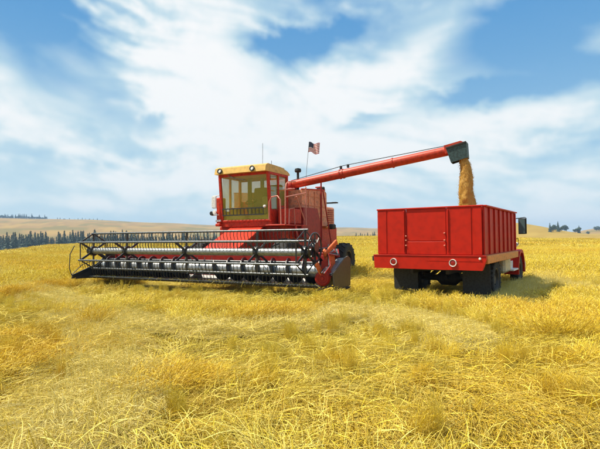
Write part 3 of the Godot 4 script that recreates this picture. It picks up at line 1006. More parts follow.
func cab(C: Node3D) -> void:
	var Z := -2.62
	var ZB := -3.78
	var fr := MB.new()
	# floor, sills, pillars, back wall
	fr.box(V(0, 2.10, (Z + ZB) / 2), V(2.04, 0.22, Z - ZB), 0.02)
	for s in [-1.0, 1.0]:
		fr.bar(V(0.98 * s, 2.15, Z - 0.03), V(0.98 * s, 3.80, Z + 0.12), 0.09, 0.10, 0.015)
		fr.bar(V(0.99 * s, 2.15, ZB + 0.06), V(0.99 * s, 3.80, ZB + 0.06), 0.08, 0.10, 0.012)
		fr.bar(V(0.99 * s, 3.76, Z + 0.08), V(0.99 * s, 3.76, ZB), 0.08, 0.08, 0.01)
		fr.bar(V(0.995 * s, 2.15, -3.12), V(0.995 * s, 3.76, -3.12), 0.06, 0.08, 0.01)
	fr.bar(V(-1.0, 3.76, Z + 0.10), V(1.0, 3.76, Z + 0.10), 0.09, 0.08, 0.01)
	fr.box(V(0, 2.20, Z - 0.02), V(2.0, 0.08, 0.08), 0.015)
	fr.box(V(0, 2.55, ZB + 0.03), V(1.9, 0.80, 0.05), 0.01)
	fr.box(V(0, 3.76, ZB + 0.03), V(1.9, 0.16, 0.05), 0.01)
	# box beside the windscreen, on the mirror side
	fr.box(V(-1.10, 2.58, Z - 0.10), V(0.18, 0.92, 0.34), 0.03)
	fr.box(V(-1.08, 2.08, Z - 0.05), V(0.2, 0.1, 0.4), 0.02)
	var c := part(C, "cab", fr, M.combine_red)
	# roof with a visor front
	var rf := MB.new()
	rf.prism(PackedVector2Array([Vector2(Z + 0.36, 3.80), Vector2(Z + 0.31, 4.0), Vector2(Z + 0.18, 4.06), Vector2(ZB + 0.5, 4.03), Vector2(ZB + 0.06, 3.94), Vector2(ZB - 0.10, 3.86), Vector2(ZB - 0.1, 3.80)]), 2.06, Transform3D(Basis(V(0, 0, 1), V(0, 1, 0), V(-1, 0, 0)), V(0, 0, 0)))
	part(c, "roof", rf, M.cream)
	var rc := MB.new()
	rc.box(V(0.35, 4.02, -3.45), V(1.1, 0.12, 0.62), 0.04)
	part(c, "roof_cooler", rc, M.rim_cream)
	for x in [-0.80, 0.52]:
		var lm := MB.new()
		lm.lathe([Vector2(0.085, -0.03), Vector2(0.095, 0.04), Vector2(0.07, 0.045), Vector2(0.065, 0.02)], V(x, 3.90, Z + 0.345), V(0, 0.2, 1), 18)
		var lo := part(c, "roof_lamp", lm, M.black_matte)
		var le := MB.new()
		le.lathe([Vector2(0.068, 0.018), Vector2(0.04, 0.03), Vector2(0, 0.034)], V(x, 3.90, Z + 0.345), V(0, 0.2, 1), 16)
		part(lo, "lens", le, M.lens_clear)
	var ws := MB.new()
	ws.box(V(0, 2.99, Z + 0.045), V(1.87, 1.50, 0.012), 0.0, Basis(Vector3.RIGHT, 0.088))
	part(c, "windscreen", ws, M.cab_glass)
	for s in [-1.0, 1.0]:
		for k in [[-2.87, 0.42], [-3.44, 0.54]]:
			var sw := MB.new()
			sw.box(V(0.985 * s, 3.15 if k[1] < 0.5 else 3.22, k[0]), V(0.010, 1.14 if k[1] < 0.5 else 0.98, k[1]))
			part(c, "side_window", sw, M.cab_glass)
		var dr := MB.new()
		dr.box(V(1.0 * s, 2.46, -3.44), V(0.05, 0.52, 0.58), 0.015)
		dr.box(V(1.0 * s, 2.38, -2.86), V(0.05, 0.38, 0.42), 0.015)
		var dd := part(c, "door", dr, M.combine_red)
		var hn := MB.new()
		hn.tube([V(1.02 * s, 2.62, -3.22), V(1.07 * s, 2.63, -3.22), V(1.07 * s, 2.63, -3.34), V(1.02 * s, 2.62, -3.34)], 0.012, 6)
		part(dd, "handle", hn, M.steel)
	var bw := MB.new()
	bw.box(V(0, 3.32, ZB + 0.03), V(1.86, 0.72, 0.01))
	part(c, "rear_window", bw, M.cab_glass)
	# inside: seat, steering column and wheel, console, dash
	var se := MB.new()
	se.box(V(0, 2.62, -3.33), V(0.56, 0.16, 0.54), 0.05)
	se.box(V(0, 3.02, -3.57), V(0.52, 0.78, 0.14), 0.06, Basis(Vector3.RIGHT, -0.12))
	se.box(V(0, 2.4, -3.33), V(0.3, 0.4, 0.34), 0.03)
	part(c, "seat", se, M.seat_brown)
	var sc := MB.new()
	sc.tube([V(0, 2.2, -2.85), V(0, 2.82, -2.98)], 0.05, 10)
	sc.box(V(0.55, 2.6, -3.3), V(0.26, 0.85, 0.6), 0.03)
	sc.box(V(0, 2.34, -2.78), V(1.7, 0.16, 0.18), 0.03)
	part(c, "console", sc, M.cab_inside)
	for q in [[-0.52, 0.16], [0.02, 0.14]]:
		var po := MB.new()
		po.box(V(q[0], 2.98, ZB + 0.12), V(q[1], 1.54, 0.06), 0.012)
		part(c, "rear_post", po, M.seat_brown)
	var sh := MB.new()
	sh.box(V(0.62, 3.02, -3.6), V(0.5, 0.9, 0.2), 0.04)
	part(c, "control_cabinet", sh, M.cab_inside)
	var sw2 := MB.new()
	var rg := []
	for k in 21:
		var a := TAU * k / 20
		rg.append(V(cos(a) * 0.2, 2.88 + sin(a) * 0.10, -2.98 - sin(a) * 0.17))
	sw2.tube(rg, 0.016, 6, false)
	sw2.bar(rg[0], rg[10], 0.03, 0.015)
	part(c, "steering_wheel", sw2, M.black_matte)
	var gr := MB.new()
	gr.bar(V(-0.9, 2.62, Z + 0.10), V(0.80, 2.62, Z + 0.10), 0.02, 0.035)
	gr.bar(V(-0.9, 2.40, Z + 0.09), V(0.80, 2.40, Z + 0.09), 0.02, 0.035)
	for k in 12:
		gr.bar(V(-0.88 + 1.66 * k / 11.0, 2.40, Z + 0.09), V(-0.88 + 1.66 * k / 11.0, 2.62, Z + 0.10), 0.016, 0.016)
	part(c, "windscreen_grille", gr, M.black_paint)  # strip of dark bars across the lower windscreen
	var wp := MB.new()
	wp.tube([V(-0.62, 3.80, Z + 0.17), V(-0.28, 3.62, Z + 0.15)], 0.012, 6)
	wp.tube([V(-0.6, 3.72, Z + 0.16), V(0.1, 3.56, Z + 0.14)], 0.01, 6)
	part(c, "wiper", wp, M.steel)
	# mirror on its frame, lamps on a bracket
	var mf := MB.new()
	mf.tube([V(-1.10, 3.12, Z), V(-1.36, 3.10, Z + 0.03), V(-1.40, 3.06, Z + 0.03), V(-1.40, 2.72, Z + 0.03), V(-1.36, 2.68, Z + 0.03), V(-1.12, 2.68, Z)], 0.016, 6)
	mf.tube([V(-1.22, 3.10, Z + 0.02), V(-1.22, 2.69, Z + 0.02)], 0.012, 6)
	mf.box(V(-1.31, 2.89, Z + 0.04), V(0.16, 0.38, 0.03), 0.012)
	part(c, "mirror", mf, M.white_paint)
	for k in 2:
		var lm := MB.new()
		lm.lathe([Vector2(0, -0.09), Vector2(0.045, -0.08), Vector2(0.075, 0.02), Vector2(0.07, 0.03), Vector2(0, 0.035)], V(-1.2 - 0.13 * k, 2.52 - 0.03 * k, Z + 0.14), V(0, 0, 1), 14)
		part(c, "work_lamp", lm, M.lens_clear if k == 0 else M.black_matte)
	var br := MB.new()
	br.bar(V(-1.05, 2.44, Z + 0.05), V(-1.36, 2.42, Z + 0.1), 0.03, 0.03)
	br.bar(V(-1.2, 2.22, Z + 0.08), V(-0.98, 2.23, Z + 0.08), 0.05, 0.07, 0.01)
	part(c, "lamp_bracket", br, M.white_paint)
	var mk := MB.new()
	mk.lathe([Vector2(0, -0.02), Vector2(0.05, -0.02), Vector2(0.045, 0.03), Vector2(0, 0.04)], V(0.84, 2.66, Z + 0.11), V(0, 0, 1), 14)
	part(c, "marker_lamp", mk, M.lens_clear)
	var an := MB.new()
	an.tube([V(0.33, 4.0, -3.2), V(0.33, 4.92, -3.22)], 0.008, 5)
	part(c, "antenna", an, M.steel)
	var an2 := MB.new()
	an2.tube([V(0.42, 4.0, -3.65), V(0.42, 4.36, -3.65)], 0.008, 5)
	part(c, "antenna", an2, M.black_matte)

func unloader(C: Node3D) -> void:
	var A := V(0.75, 3.53, -4.40)
	var B := V(6.62, 4.29, -4.40)
	var d := (B - A).normalized()
	var m := MB.new()
	m.tube([A, A + d * 0.02, B], 0.15, 20)
	for f in [0.02, 0.34, 0.36, 0.66, 0.97]:
		var p := A.lerp(B, f)
		m.lathe([Vector2(0.15, -0.02), Vector2(0.172, -0.02), Vector2(0.172, 0.02), Vector2(0.15, 0.02)], p, d, 20)
	var o := part(C, "unloading_auger", m, M.auger_red)
	var eb := MB.new()
	eb.tube([V(0.72, 2.3, -4.40), V(0.72, 3.2, -4.40), V(0.74, 3.42, -4.40), V(0.9, 3.53, -4.40)], 0.19, 18)
	eb.box(V(0.72, 3.30, -4.36), V(0.5, 0.22, 0.46), 0.04)
	part(o, "elbow", eb, M.combine_maroon)
	# cap and rubber spout at the free end
	var hd := MB.new()
	hd.prism(PackedVector2Array([Vector2(-0.30, -0.14), Vector2(-0.34, 0.12), Vector2(0.16, 0.215), Vector2(0.27, 0.16), Vector2(0.30, 0.0)]), 0.33, Transform3D(Basis(), B))
	part(o, "end_cap", hd, M.auger_red)
	var sp := MB.new()
	var top := [V(-0.27, 0.03, -0.2), V(0.33, 0.17, -0.2), V(0.33, 0.17, 0.2), V(-0.27, 0.03, 0.2)]
	var low := [V(-0.13, -0.43, -0.17), V(0.36, -0.31, -0.17), V(0.36, -0.31, 0.17), V(-0.13, -0.43, 0.17)]
	for k in 4:
		var k2 := (k + 1) % 4
		var h: Vector3 = (top[k] + top[k2]) * 0.5 - V(0.05, 0, 0)
		h.y = 0
		sp.quad(B + top[k], B + top[k2], B + low[k2], B + low[k], h)
		sp.quad(B + top[k] * V(0.94, 1, 0.92), B + top[k2] * V(0.94, 1, 0.92), B + low[k2] * V(0.94, 1, 0.92), B + low[k] * V(0.94, 1, 0.92), -h)
		sp.quad(B + low[k] * V(0.94, 1, 0.92), B + low[k2] * V(0.94, 1, 0.92), B + low[k2], B + low[k], V(0, -1, 0))
	part(o, "spout", sp, M.teal_rubber)
	var lip := MB.new()
	lip.bar(B + top[3] + V(0.0, -0.01, 0.012), B + top[2] + V(0, -0.01, 0.012), 0.02, 0.05, 0.005)
	part(o, "spout_band", lip, M.black_matte)
	# stay cable along the top with its clamps
	var cb := MB.new()
	cb.tube([V(0.85, 3.72, -4.45), A.lerp(B, 0.36) + V(0, 0.28, 0), A.lerp(B, 0.97) + V(0, 0.17, 0)], 0.012, 6)
	part(o, "stay_cable", cb, M.black_matte)
	for f in [0.345, 0.39]:
		var cl := MB.new()
		cl.box(A.lerp(B, f) + V(0, 0.23, 0), V(0.07, 0.12, 0.09), 0.015)
		part(o, "cable_clamp", cl, M.black_matte)
	# wheat pouring from the spout
	var G := C.transform * (B + V(0.20, -0.26, 0))
	pour(G)

func pour(top: Vector3) -> void:
	var mb := MB.new()
	var nz := FastNoiseLite.new()
	nz.seed = 3; nz.frequency = 1.9; nz.fractal_octaves = 3
	var H := top.y - 1.75
	var rows := 40
	var seg := 28
	for i in rows + 1:
		var f := float(i) / rows
		var ct := top + V(0.20 * f + 0.03 * sin(f * 9.0), -H * f, 0.02 * sin(f * 6.0))
		var rad := lerpf(0.115, 0.285, pow(f, 0.8))
		for k in seg:
			var a := TAU * k / seg
			var dd := V(cos(a), 0, sin(a))
			var r := rad * (1.0 + 0.26 * nz.get_noise_3d(dd.x * 0.7, f * 2.6, dd.z * 0.7) + 0.16 * nz.get_noise_3d(dd.x * 4.0, f * 9.0, dd.z * 4.0))
			mb.vert(ct + dd * r, dd)
	for i in rows:
		for k in seg:
			var k2 := (k + 1) % seg
			var a := i * seg + k
			var b := i * seg + k2
			mb.face(a, b, b + seg, mb.n[a]); mb.face(a, b + seg, a + seg, mb.n[a])
	var nn := PackedVector3Array()
	nn.resize(mb.v.size())
	for k in range(0, mb.idx.size(), 3):
		var f := (mb.v[mb.idx[k + 2]] - mb.v[mb.idx[k]]).cross(mb.v[mb.idx[k + 1]] - mb.v[mb.idx[k]])
		for e in 3: nn[mb.idx[k + e]] += f
	for k in nn.size(): mb.n[k] = nn[k].normalized()
	var o := part(self, "grain_stream", mb, M.grain)
	meta(o, "stream of golden wheat grain pouring from the dark spout into the truck box", "grain", "", "stuff")
	# loose kernels round the stream
	var km := MB.new()
	km.lathe([Vector2(0, -0.0045), Vector2(0.0028, -0.002), Vector2(0.0028, 0.002), Vector2(0, 0.0045)], Vector3.ZERO, Vector3.UP, 5)
	var mm := MultiMesh.new()
	mm.transform_format = MultiMesh.TRANSFORM_3D
	mm.mesh = km.mesh()
	mm.instance_count = 6000
	for i in mm.instance_count:
		var f := rng.randf()
		var vi := int(f * rows) * seg + rng.randi() % seg
		var p := mb.v[vi] + mb.n[vi] * absf(rng.randfn() * 0.006) * (6.0 if i % 8 == 0 else 1.0) + V(rng.randf_range(-0.02, 0.02), rng.randf_range(-0.03, 0.03), rng.randf_range(-0.02, 0.02))
		mm.set_instance_transform(i, Transform3D(Basis.from_euler(V(rng.randf() * TAU, rng.randf() * TAU, 0)).scaled(Vector3.ONE * rng.randf_range(1.2, 2.2)), p))
	var mi := MultiMeshInstance3D.new()
	mi.name = "kernels"
	mi.multimesh = mm
	mi.material_override = M.grain
	mi.set_meta("kind", "stuff")
	o.add_child(mi)

# ---------------------------------------------------------------- truck
func truck() -> void:
	var T := thing("grain_truck", "red grain truck with high ribbed box and black mudflaps, seen from behind", "truck", V(2.9, 0, -10.75), deg_to_rad(-33.5))
	var W := 1.22
	var L := 4.05
	var Y0 := 1.19
	var Y1 := 2.25
	# rear wall of the box: outer panels, posts, tailgate
	var bx := MB.new()
	bx.box(V(0, Y0 - 0.02, -L / 2), V(2 * W - 0.02, 0.06, L - 0.04), 0.0)
	bx.box(V(0, (Y0 + Y1) / 2, -L + 0.03), V(2 * W - 0.06, Y1 - Y0, 0.05), 0.01)
	bx.box(V(-W + 0.02, (Y0 + Y1) / 2, -L / 2), V(0.04, Y1 - Y0 - 0.02, L - 0.02), 0.005)
	var box := part(T, "grain_box", bx, M.truck_red)
	for q in [[-1.20, -0.985], [-0.955, -0.53], [0.465, 0.985], [1.015, 1.20]]:
		var pn := MB.new()
		pn.box(V((q[0] + q[1]) / 2, (Y0 + Y1) / 2, -0.03), V(q[1] - q[0], Y1 - Y0 - 0.012, 0.05), 0.008)
		part(box, "rear_panel", pn, M.truck_red)
	for x in [-0.97, -0.515, 0.45, 1.0]:
		var ps := MB.new()
		ps.box(V(x, (Y0 + Y1) / 2, -0.032), V(0.022, Y1 - Y0 - 0.02, 0.03), 0.0)
		if absf(x) < 0.6:
			ps.box(V(x + signf(x) * 0.03, (Y0 + Y1) / 2 + 0.02, 0.006), V(0.03, Y1 - Y0 - 0.12, 0.03), 0.006)
		part(box, "rear_post", ps, M.truck_red)
	var tg := MB.new()
	tg.box(V(-0.0325, (1.50 + Y1) / 2, -0.042), V(0.925, Y1 - 1.50 - 0.012, 0.045), 0.008)
	var tgo := part(box, "tailgate", tg, M.truck_red)
	var gd := MB.new()
	gd.box(V(-0.0325, (1.50 + Y0) / 2, -0.034), V(0.925, 1.50 - Y0 - 0.014, 0.05), 0.008)
	part(box, "grain_door", gd, M.truck_red)
	for p in [V(-0.5, 1.52, 0.0), V(-0.5, 1.62, 0.0), V(0.40, 1.52, 0.0), V(0.40, 1.68, 0.0), V(-0.5, 1.40, 0.0), V(0.40, 1.40, 0)]:
		var bt := MB.new()
		bt.lathe([Vector2(0.018, -0.03), Vector2(0.018, 0.012), Vector2(0.01, 0.02), Vector2(0, 0.02)], p, V(0, 0, 1), 10)
		part(tgo, "bolt", bt, M.rail_pink)
	var cap := MB.new()
	cap.box(V(0, Y1 + 0.012, -0.03), V(2 * W + 0.03, 0.035, 0.08), 0.008)
	cap.box(V(W + 0.02, Y1 + 0.012, -L / 2 - 0.04), V(0.10, 0.035, L - 0.09), 0.008)
	cap.box(V(-W, Y1 + 0.012, -L / 2 - 0.04), V(0.08, 0.035, L - 0.09), 0.008)
	part(box, "top_rail", cap, M.truck_red)
	# ribbed side: sheets set back between hollow ribs
	var n := 7
	for k in n:
		var z0 := -0.10 - (L - 0.14) * k / n
		var z1 := -0.10 - (L - 0.14) * (k + 1) / n
		var sh := MB.new()
		sh.box(V(W - 0.02, (Y0 + Y1) / 2, (z0 + z1) / 2), V(0.03, Y1 - Y0 - 0.01, absf(z1 - z0) - 0.004), 0.0)
		for yy in [1.48, 1.86]:
			sh.box(V(W - 0.005, yy, (z0 + z1) / 2), V(0.02, 0.012, absf(z1 - z0) - 0.14))
		part(box, "side_sheet", sh, M.truck_red)
	for k in n + 1:
		var z := -0.10 - (L - 0.14) * k / n
		var rb := MB.new()
		rb.box(V(W + 0.012, (Y0 + Y1) / 2, z), V(0.036, Y1 - Y0 - 0.02, 0.09), 0.008)
		part(box, "side_rib", rb, M.truck_red)
	# lower rails
	var sr := MB.new()
	sr.box(V(W + 0.03, Y0 - 0.10, -L / 2 - 0.03), V(0.10, 0.18, L - 0.12), 0.012)
	sr.box(V(-W - 0.01, Y0 - 0.10, -L / 2 - 0.03), V(0.10, 0.18, L - 0.12), 0.012)
	part(T, "side_rail", sr, M.sill_tan)
	var rs := MB.new()
	rs.prism(PackedVector2Array([Vector2(-1.27, 0.865), Vector2(-1.29, 1.17), Vector2(1.30, 1.17), Vector2(1.30, 1.10), Vector2(1.21, 0.865)]), 0.11, Transform3D(Basis(), V(0, 0, 0.03)))
	rs.bar(V(-1.29, 1.178, 0.05), V(1.30, 1.178, 0.05), 0.10, 0.014, 0.004)
	var sill := part(T, "rear_sill", rs, M.truck_red)
	var seam := MB.new()
	seam.box(V(0.62, 1.06, 0.088), V(1.22, 0.006, 0.004))
	part(sill, "seam", seam, M.truck_red)
	for p in [V(-0.78, 1.02, 0.085), V(0.60, 1.02, 0.085)]:
		var rg := MB.new()
		rg.lathe([Vector2(0.064, 0.0), Vector2(0.068, 0.028), Vector2(0.080, 0.03), Vector2(0.084, 0.0)], p, V(0, 0, 1), 28)
		var ro := part(sill, "tail_lamp", rg, M.white_paint)
		var le := MB.new()
		le.lathe([Vector2(0.064, 0.008), Vector2(0.04, 0.02), Vector2(0, 0.024)], p, V(0, 0, 1), 24)
		part(ro, "lens", le, M.lens_red)
	for p in [V(1.17, 1.12, 0.085), V(-1.30, 1.10, 0.03)]:
		var cl := MB.new()
		cl.lathe([Vector2(0.028, 0), Vector2(0.024, 0.02), Vector2(0, 0.026)], p, V(0, 0, 1), 12)
		part(sill, "clearance_lamp", cl, M.lens_clear)
	var hk := MB.new()
	hk.box(V(-1.315, 1.09, 0.03), V(0.06, 0.12, 0.05), 0.01)
	part(sill, "hook", hk, M.black_matte)
	# frame, axle, differential
	var ch := MB.new()
	for s in [-0.42, 0.42]:
		ch.box(V(s, 0.86, -3.4), V(0.08, 0.22, 6.6), 0.01)
		ch.box(V(s, 1.04, -2.0), V(0.12, 0.16, 3.9), 0.01)
		ch.bar(V(s * 1.1, 0.66, -1.1), V(s * 1.1, 0.60, -1.68), 0.07, 0.10, 0.01)
		ch.bar(V(s * 1.1, 0.60, -1.68), V(s * 1.1, 0.70, -2.3), 0.07, 0.10, 0.01)
	for z in [-0.25, -1.1, -2.4, -3.8]:
		ch.box(V(0, 0.88, z), V(0.8, 0.12, 0.1), 0.01)
		ch.box(V(0, 1.10, z), V(2.3, 0.08, 0.08), 0.01)
	var cho := part(T, "chassis", ch, M.chassis)
	var df := MB.new()
	df.tube([V(-0.9, 0.54, -1.68), V(-0.3, 0.54, -1.68), V(-0.18, 0.54, -1.68), V(0.18, 0.54, -1.68), V(0.3, 0.54, -1.68), V(0.9, 0.54, -1.68)], [0.07, 0.08, 0.19, 0.19, 0.08, 0.07], 16)
	df.tube([V(0, 0.56, -1.4), V(0, 0.70, -4.2)], 0.05, 10)
	part(cho, "rear_axle", df, M.chassis)
	for s in [-1.0, 1.0]:
		wheel(T, V(s * 0.74, 0.53, -1.68), 0.53, 0.25, M.rim_dark, 26, s)
		wheel(T, V(s * 1.05, 0.53, -1.68), 0.53, 0.25, M.rim_dark, 26, s)
		wheel(T, V(s * 0.97, 0.50, -5.75), 0.50, 0.25, M.rim_dark, 26, s)
		var mf := MB.new()
		var x0: float = -1.09 if s < 0 else 0.60
		var pts := PackedVector2Array([Vector2(x0, 0.29), Vector2(x0, 0.96), Vector2(x0 + 0.62, 0.96), Vector2(x0 + 0.62, 0.28), Vector2(x0 + 0.3, 0.27)])
		mf.prism(pts, 0.014, Transform3D(Basis(Vector3.RIGHT, 0.05), V(0, 0, -0.72)))
		var mo := part(T, "mudflap", mf, M.mudflap)
		var hg := MB.new()
		hg.bar(V(x0, 0.95, -0.66), V(x0 + 0.6, 0.95, -0.66), 0.03, 0.04, 0.004)
		part(mo, "hanger", hg, M.chassis)
	# fuel tank and step
	var ft := MB.new()
	ft.box(V(0.86, 0.80, -3.75), V(0.42, 0.46, 0.9), 0.06)
	part(T, "fuel_tank", ft, M.rim_cream)
	var sb := MB.new()
	sb.box(V(0.95, 0.60, -4.75), V(0.36, 0.05, 0.9), 0.01)
	sb.box(V(0.95, 0.72, -4.75), V(0.05, 0.25, 0.8), 0.01)
	part(T, "running_board", sb, M.white_paint)
	# cab
	var cb := MB.new()
	var prof := PackedVector2Array([Vector2(-4.28, 0.72), Vector2(-4.28, 1.95), Vector2(-4.42, 2.12), Vector2(-5.15, 2.12), Vector2(-5.5, 1.55), Vector2(-5.5, 0.72)])
	cb.prism(prof, 1.86, Transform3D(Basis(V(0, 0, 1), V(0, 1, 0), V(-1, 0, 0)), V(0, 0, 0)))
	var co := part(T, "cab", cb, M.truck_red)
	for s in [-1.0, 1.0]:
		var wn := MB.new()
		wn.prism(PackedVector2Array([Vector2(-4.5, 1.58), Vector2(-4.5, 2.02), Vector2(-5.1, 2.02), Vector2(-5.36, 1.58)]), 0.012, Transform3D(Basis(V(0, 0, 1), V(0, 1, 0), V(-1, 0, 0)), V(s * 0.937, 0, 0)))
		part(co, "door_window", wn, M.mirror_glass)
		var dr := MB.new()
		dr.box(V(s * 0.945, 1.15, -4.92), V(0.03, 0.76, 0.98), 0.012)
		var dd := part(co, "door", dr, M.truck_red)
		var hn := MB.new()
		hn.bar(V(s * 0.975, 1.42, -4.55), V(s * 0.975, 1.42, -4.68), 0.02, 0.025, 0.004)
		part(dd, "handle", hn, M.steel)
		# fender
		var fd := MB.new()
		var fp := PackedVector2Array()
		for k in 9:
			var a := lerpf(-0.15, PI + 0.15, k / 8.0)
			fp.append(Vector2(-5.75 + cos(a) * 0.66, 0.52 + sin(a) * 0.66))
		for k in 9:
			var a := lerpf(PI + 0.15, -0.15, k / 8.0)
			fp.append(Vector2(-5.75 + cos(a) * 0.57, 0.52 + sin(a) * 0.57))
		fd.prism(fp, 0.42, Transform3D(Basis(V(0, 0, 1), V(0, 1, 0), V(-1, 0, 0)), V(s * 0.93, 0, 0)))
		part(co, "fender", fd, M.truck_red)
		var mr := MB.new()
		mr.tube([V(s * 0.90, 2.10, -4.85), V(s * 1.38, 2.15, -4.82), V(s * 1.41, 2.13, -4.82), V(s * 1.41, 1.66, -4.82)], 0.014, 6)
		mr.tube([V(s * 0.95, 1.52, -4.9), V(s * 1.18, 1.53, -4.82), V(s * 1.18, 1.36, -4.86), V(s * 0.95, 1.32, -4.95)], 0.012, 6)
		mr.box(V(s * 1.30, 1.89, -4.80), V(0.20, 0.47, 0.05), 0.018)
		var mo := part(co, "mirror", mr, M.black_matte)
		var mg := MB.new()
		mg.box(V(s * 1.30, 1.89, -4.772), V(0.165, 0.42, 0.004))
		part(mo, "mirror_pane", mg, M.mirror_glass)
		var tl := MB.new()
		tl.lathe([Vector2(0, -0.05), Vector2(0.06, -0.05), Vector2(0.075, 0), Vector2(0.06, 0.05), Vector2(0, 0.06)], V(s * 1.0, 1.33, -5.6), V(0, 0, 1), 14)
		part(co, "turn_lamp", tl, M.lens_clear)
	var bk := MB.new()
	bk.box(V(0, 1.75, -4.272), V(1.2, 0.36, 0.012), 0.0)
	part(co, "rear_window", bk, M.mirror_glass)
	var hd := MB.new()
	hd.prism(PackedVector2Array([Vector2(-5.49, 0.75), Vector2(-5.49, 1.50), Vector2(-6.9, 1.36), Vector2(-7.0, 1.2), Vector2(-7.0, 0.62)]), 1.5, Transform3D(Basis(V(0, 0, 1), V(0, 1, 0), V(-1, 0, 0)), V(0, 0, 0)))
	part(T, "bonnet", hd, M.truck_red)
	var bp := MB.new()
	bp.box(V(0, 0.62, -7.1), V(2.1, 0.22, 0.12), 0.03)
	part(T, "bumper", bp, M.white_paint)

# ---------------------------------------------------------------- wheat
func straw_colour(r: RandomNumberGenerator, kind: int) -> Color:
	# kinds: 0 fallen straw, 1 ripe standing wheat, 2 straw crushed and bleached by wheels
	var pale := Color(0.92, 0.79, 0.23)
	var gold := Color(0.83, 0.635, 0.035)
	var brown := Color(0.42, 0.25, 0.03)
	if kind == 2:
		return Color(0.90, 0.77, 0.32).lerp(Color(0.86, 0.66, 0.09), r.randf()) * r.randf_range(0.82, 1.0)
	var c := gold.lerp(pale, pow(r.randf(), 0.85 if kind == 0 else 2.0))
	if r.randf() < (0.18 if kind == 0 else 0.22): c = c.lerp(brown, r.randf())
	return c * r.randf_range(0.8, 1.05)

# one bent straw: pts, thickness; ears are spindles at the tip
func straw(mb: MB, pts: Array, rad: float, ear: float, earlen: float) -> void:
	var n := pts.size()
	var rr := []
	for i in n: rr.append(rad * (1.0 - 0.35 * i / (n - 1)))
	mb.tube(pts, rr, 3, false)
	if ear > 0.0:
		var a: Vector3 = pts[n - 1]
		var d: Vector3 = (pts[n - 1] - pts[n - 2]).normalized()
		var dn := (d + V(0, -0.25, 0)).normalized()
		mb.tube([a, a + d * earlen * 0.3, a + dn * earlen], [ear * 0.4, ear, ear * 0.15], 3, false)

func leaf(mb: MB, r: RandomNumberGenerator, p: Vector3, a: float, rise: float, half: float, ln: float) -> void:
	var d := V(cos(a), rise, sin(a)).normalized()
	var s := V(-sin(a), r.randf_range(-0.6, 0.6), cos(a)).normalized() * half
	var turn := r.randf_range(-0.18, 0.18)
	var q := p
	var wd := 0.6
	for k in 3:
		var e := q + d * ln * 0.5
		var w2: float = [1.0, 0.8, 0.1][k]
		mb.quad(q - s * wd, q + s * wd, e + s * w2, e - s * w2, V(0, 1, 0))
		wd = w2
		q = e
		d = (d.rotated(Vector3.UP, turn) + V(0, -0.14, 0)).normalized()

# straw pressed over in bundles that swing round a common flow (along x)
func lodged_patch(seed_: int, size: float, bundles: int, per: int, tall: float, spread: float, rad: float, kind := 0) -> ArrayMesh:
	var r := RandomNumberGenerator.new()
	r.seed = seed_
	var nz := FastNoiseLite.new()
	nz.seed = seed_; nz.frequency = 0.8
	var mb := MB.new()
	for b in bundles:
		var bp := V(r.randf_range(-0.5, 0.5) * size, 0, r.randf_range(-0.5, 0.5) * size)
		var ba := r.randfn() * spread + nz.get_noise_2d(bp.x, bp.z) * 1.3
		var hi := clampf(0.55 + nz.get_noise_2d(bp.x * 1.6 + 9.0, bp.z * 1.6) * 1.4, 0.15, 1.4)
		var bh := r.randf_range(0.35, 1.0) * tall * hi
		var bend := r.randfn() * 0.24
		var lift := r.randf_range(0.0, 0.6)
		var shade := r.randf_range(0.66, 1.06)
		for k in per:
			var p := bp + V(r.randfn() * 0.09, 0, r.randfn() * 0.09)
			var a := ba + r.randfn() * 0.13
			var ln := r.randf_range(0.3, 0.78)
			var hh := bh * r.randf_range(0.5, 1.2)
			mb.col = straw_colour(r, kind) * shade
			var pts := []
			for i in 6:
				var t := i / 5.0
				var aa := a + bend * t * t
				var yy := hh * (sin(PI * minf(t * (0.95 - lift * 0.45), 1.0)) * 0.8 + 0.2 * t)
				pts.append(p + V(cos(aa), 0, sin(aa)) * ln * t + V(0, yy, 0))
			straw(mb, pts, rad * r.randf_range(0.65, 1.3), rad * 2.2 if r.randf() < 0.4 else 0.0, r.randf_range(0.05, 0.08))
	# loose leaves: broad curled ribbons
	for k in int(bundles * per * 0.22):
		mb.col = straw_colour(r, kind)
		if k % 3 == 0:
			# a stiff broken stalk
			var q0 := V(r.randf_range(-0.5, 0.5) * size, 0, r.randf_range(-0.5, 0.5) * size)
			var dn := V(r.randfn() * 0.35, 1.0, r.randfn() * 0.35) * r.randf_range(0.10, 0.24)
			mb.tube([q0, q0 + dn], [rad * 1.3, rad], 3, false)
		leaf(mb, r, V(r.randf_range(-0.5, 0.5) * size, r.randf_range(0.02, tall), r.randf_range(-0.5, 0.5) * size), r.randfn() * 0.9, r.randf_range(-0.3, 0.5), r.randf_range(0.0014, 0.0030), r.randf_range(0.10, 0.22))
	return mb.mesh()

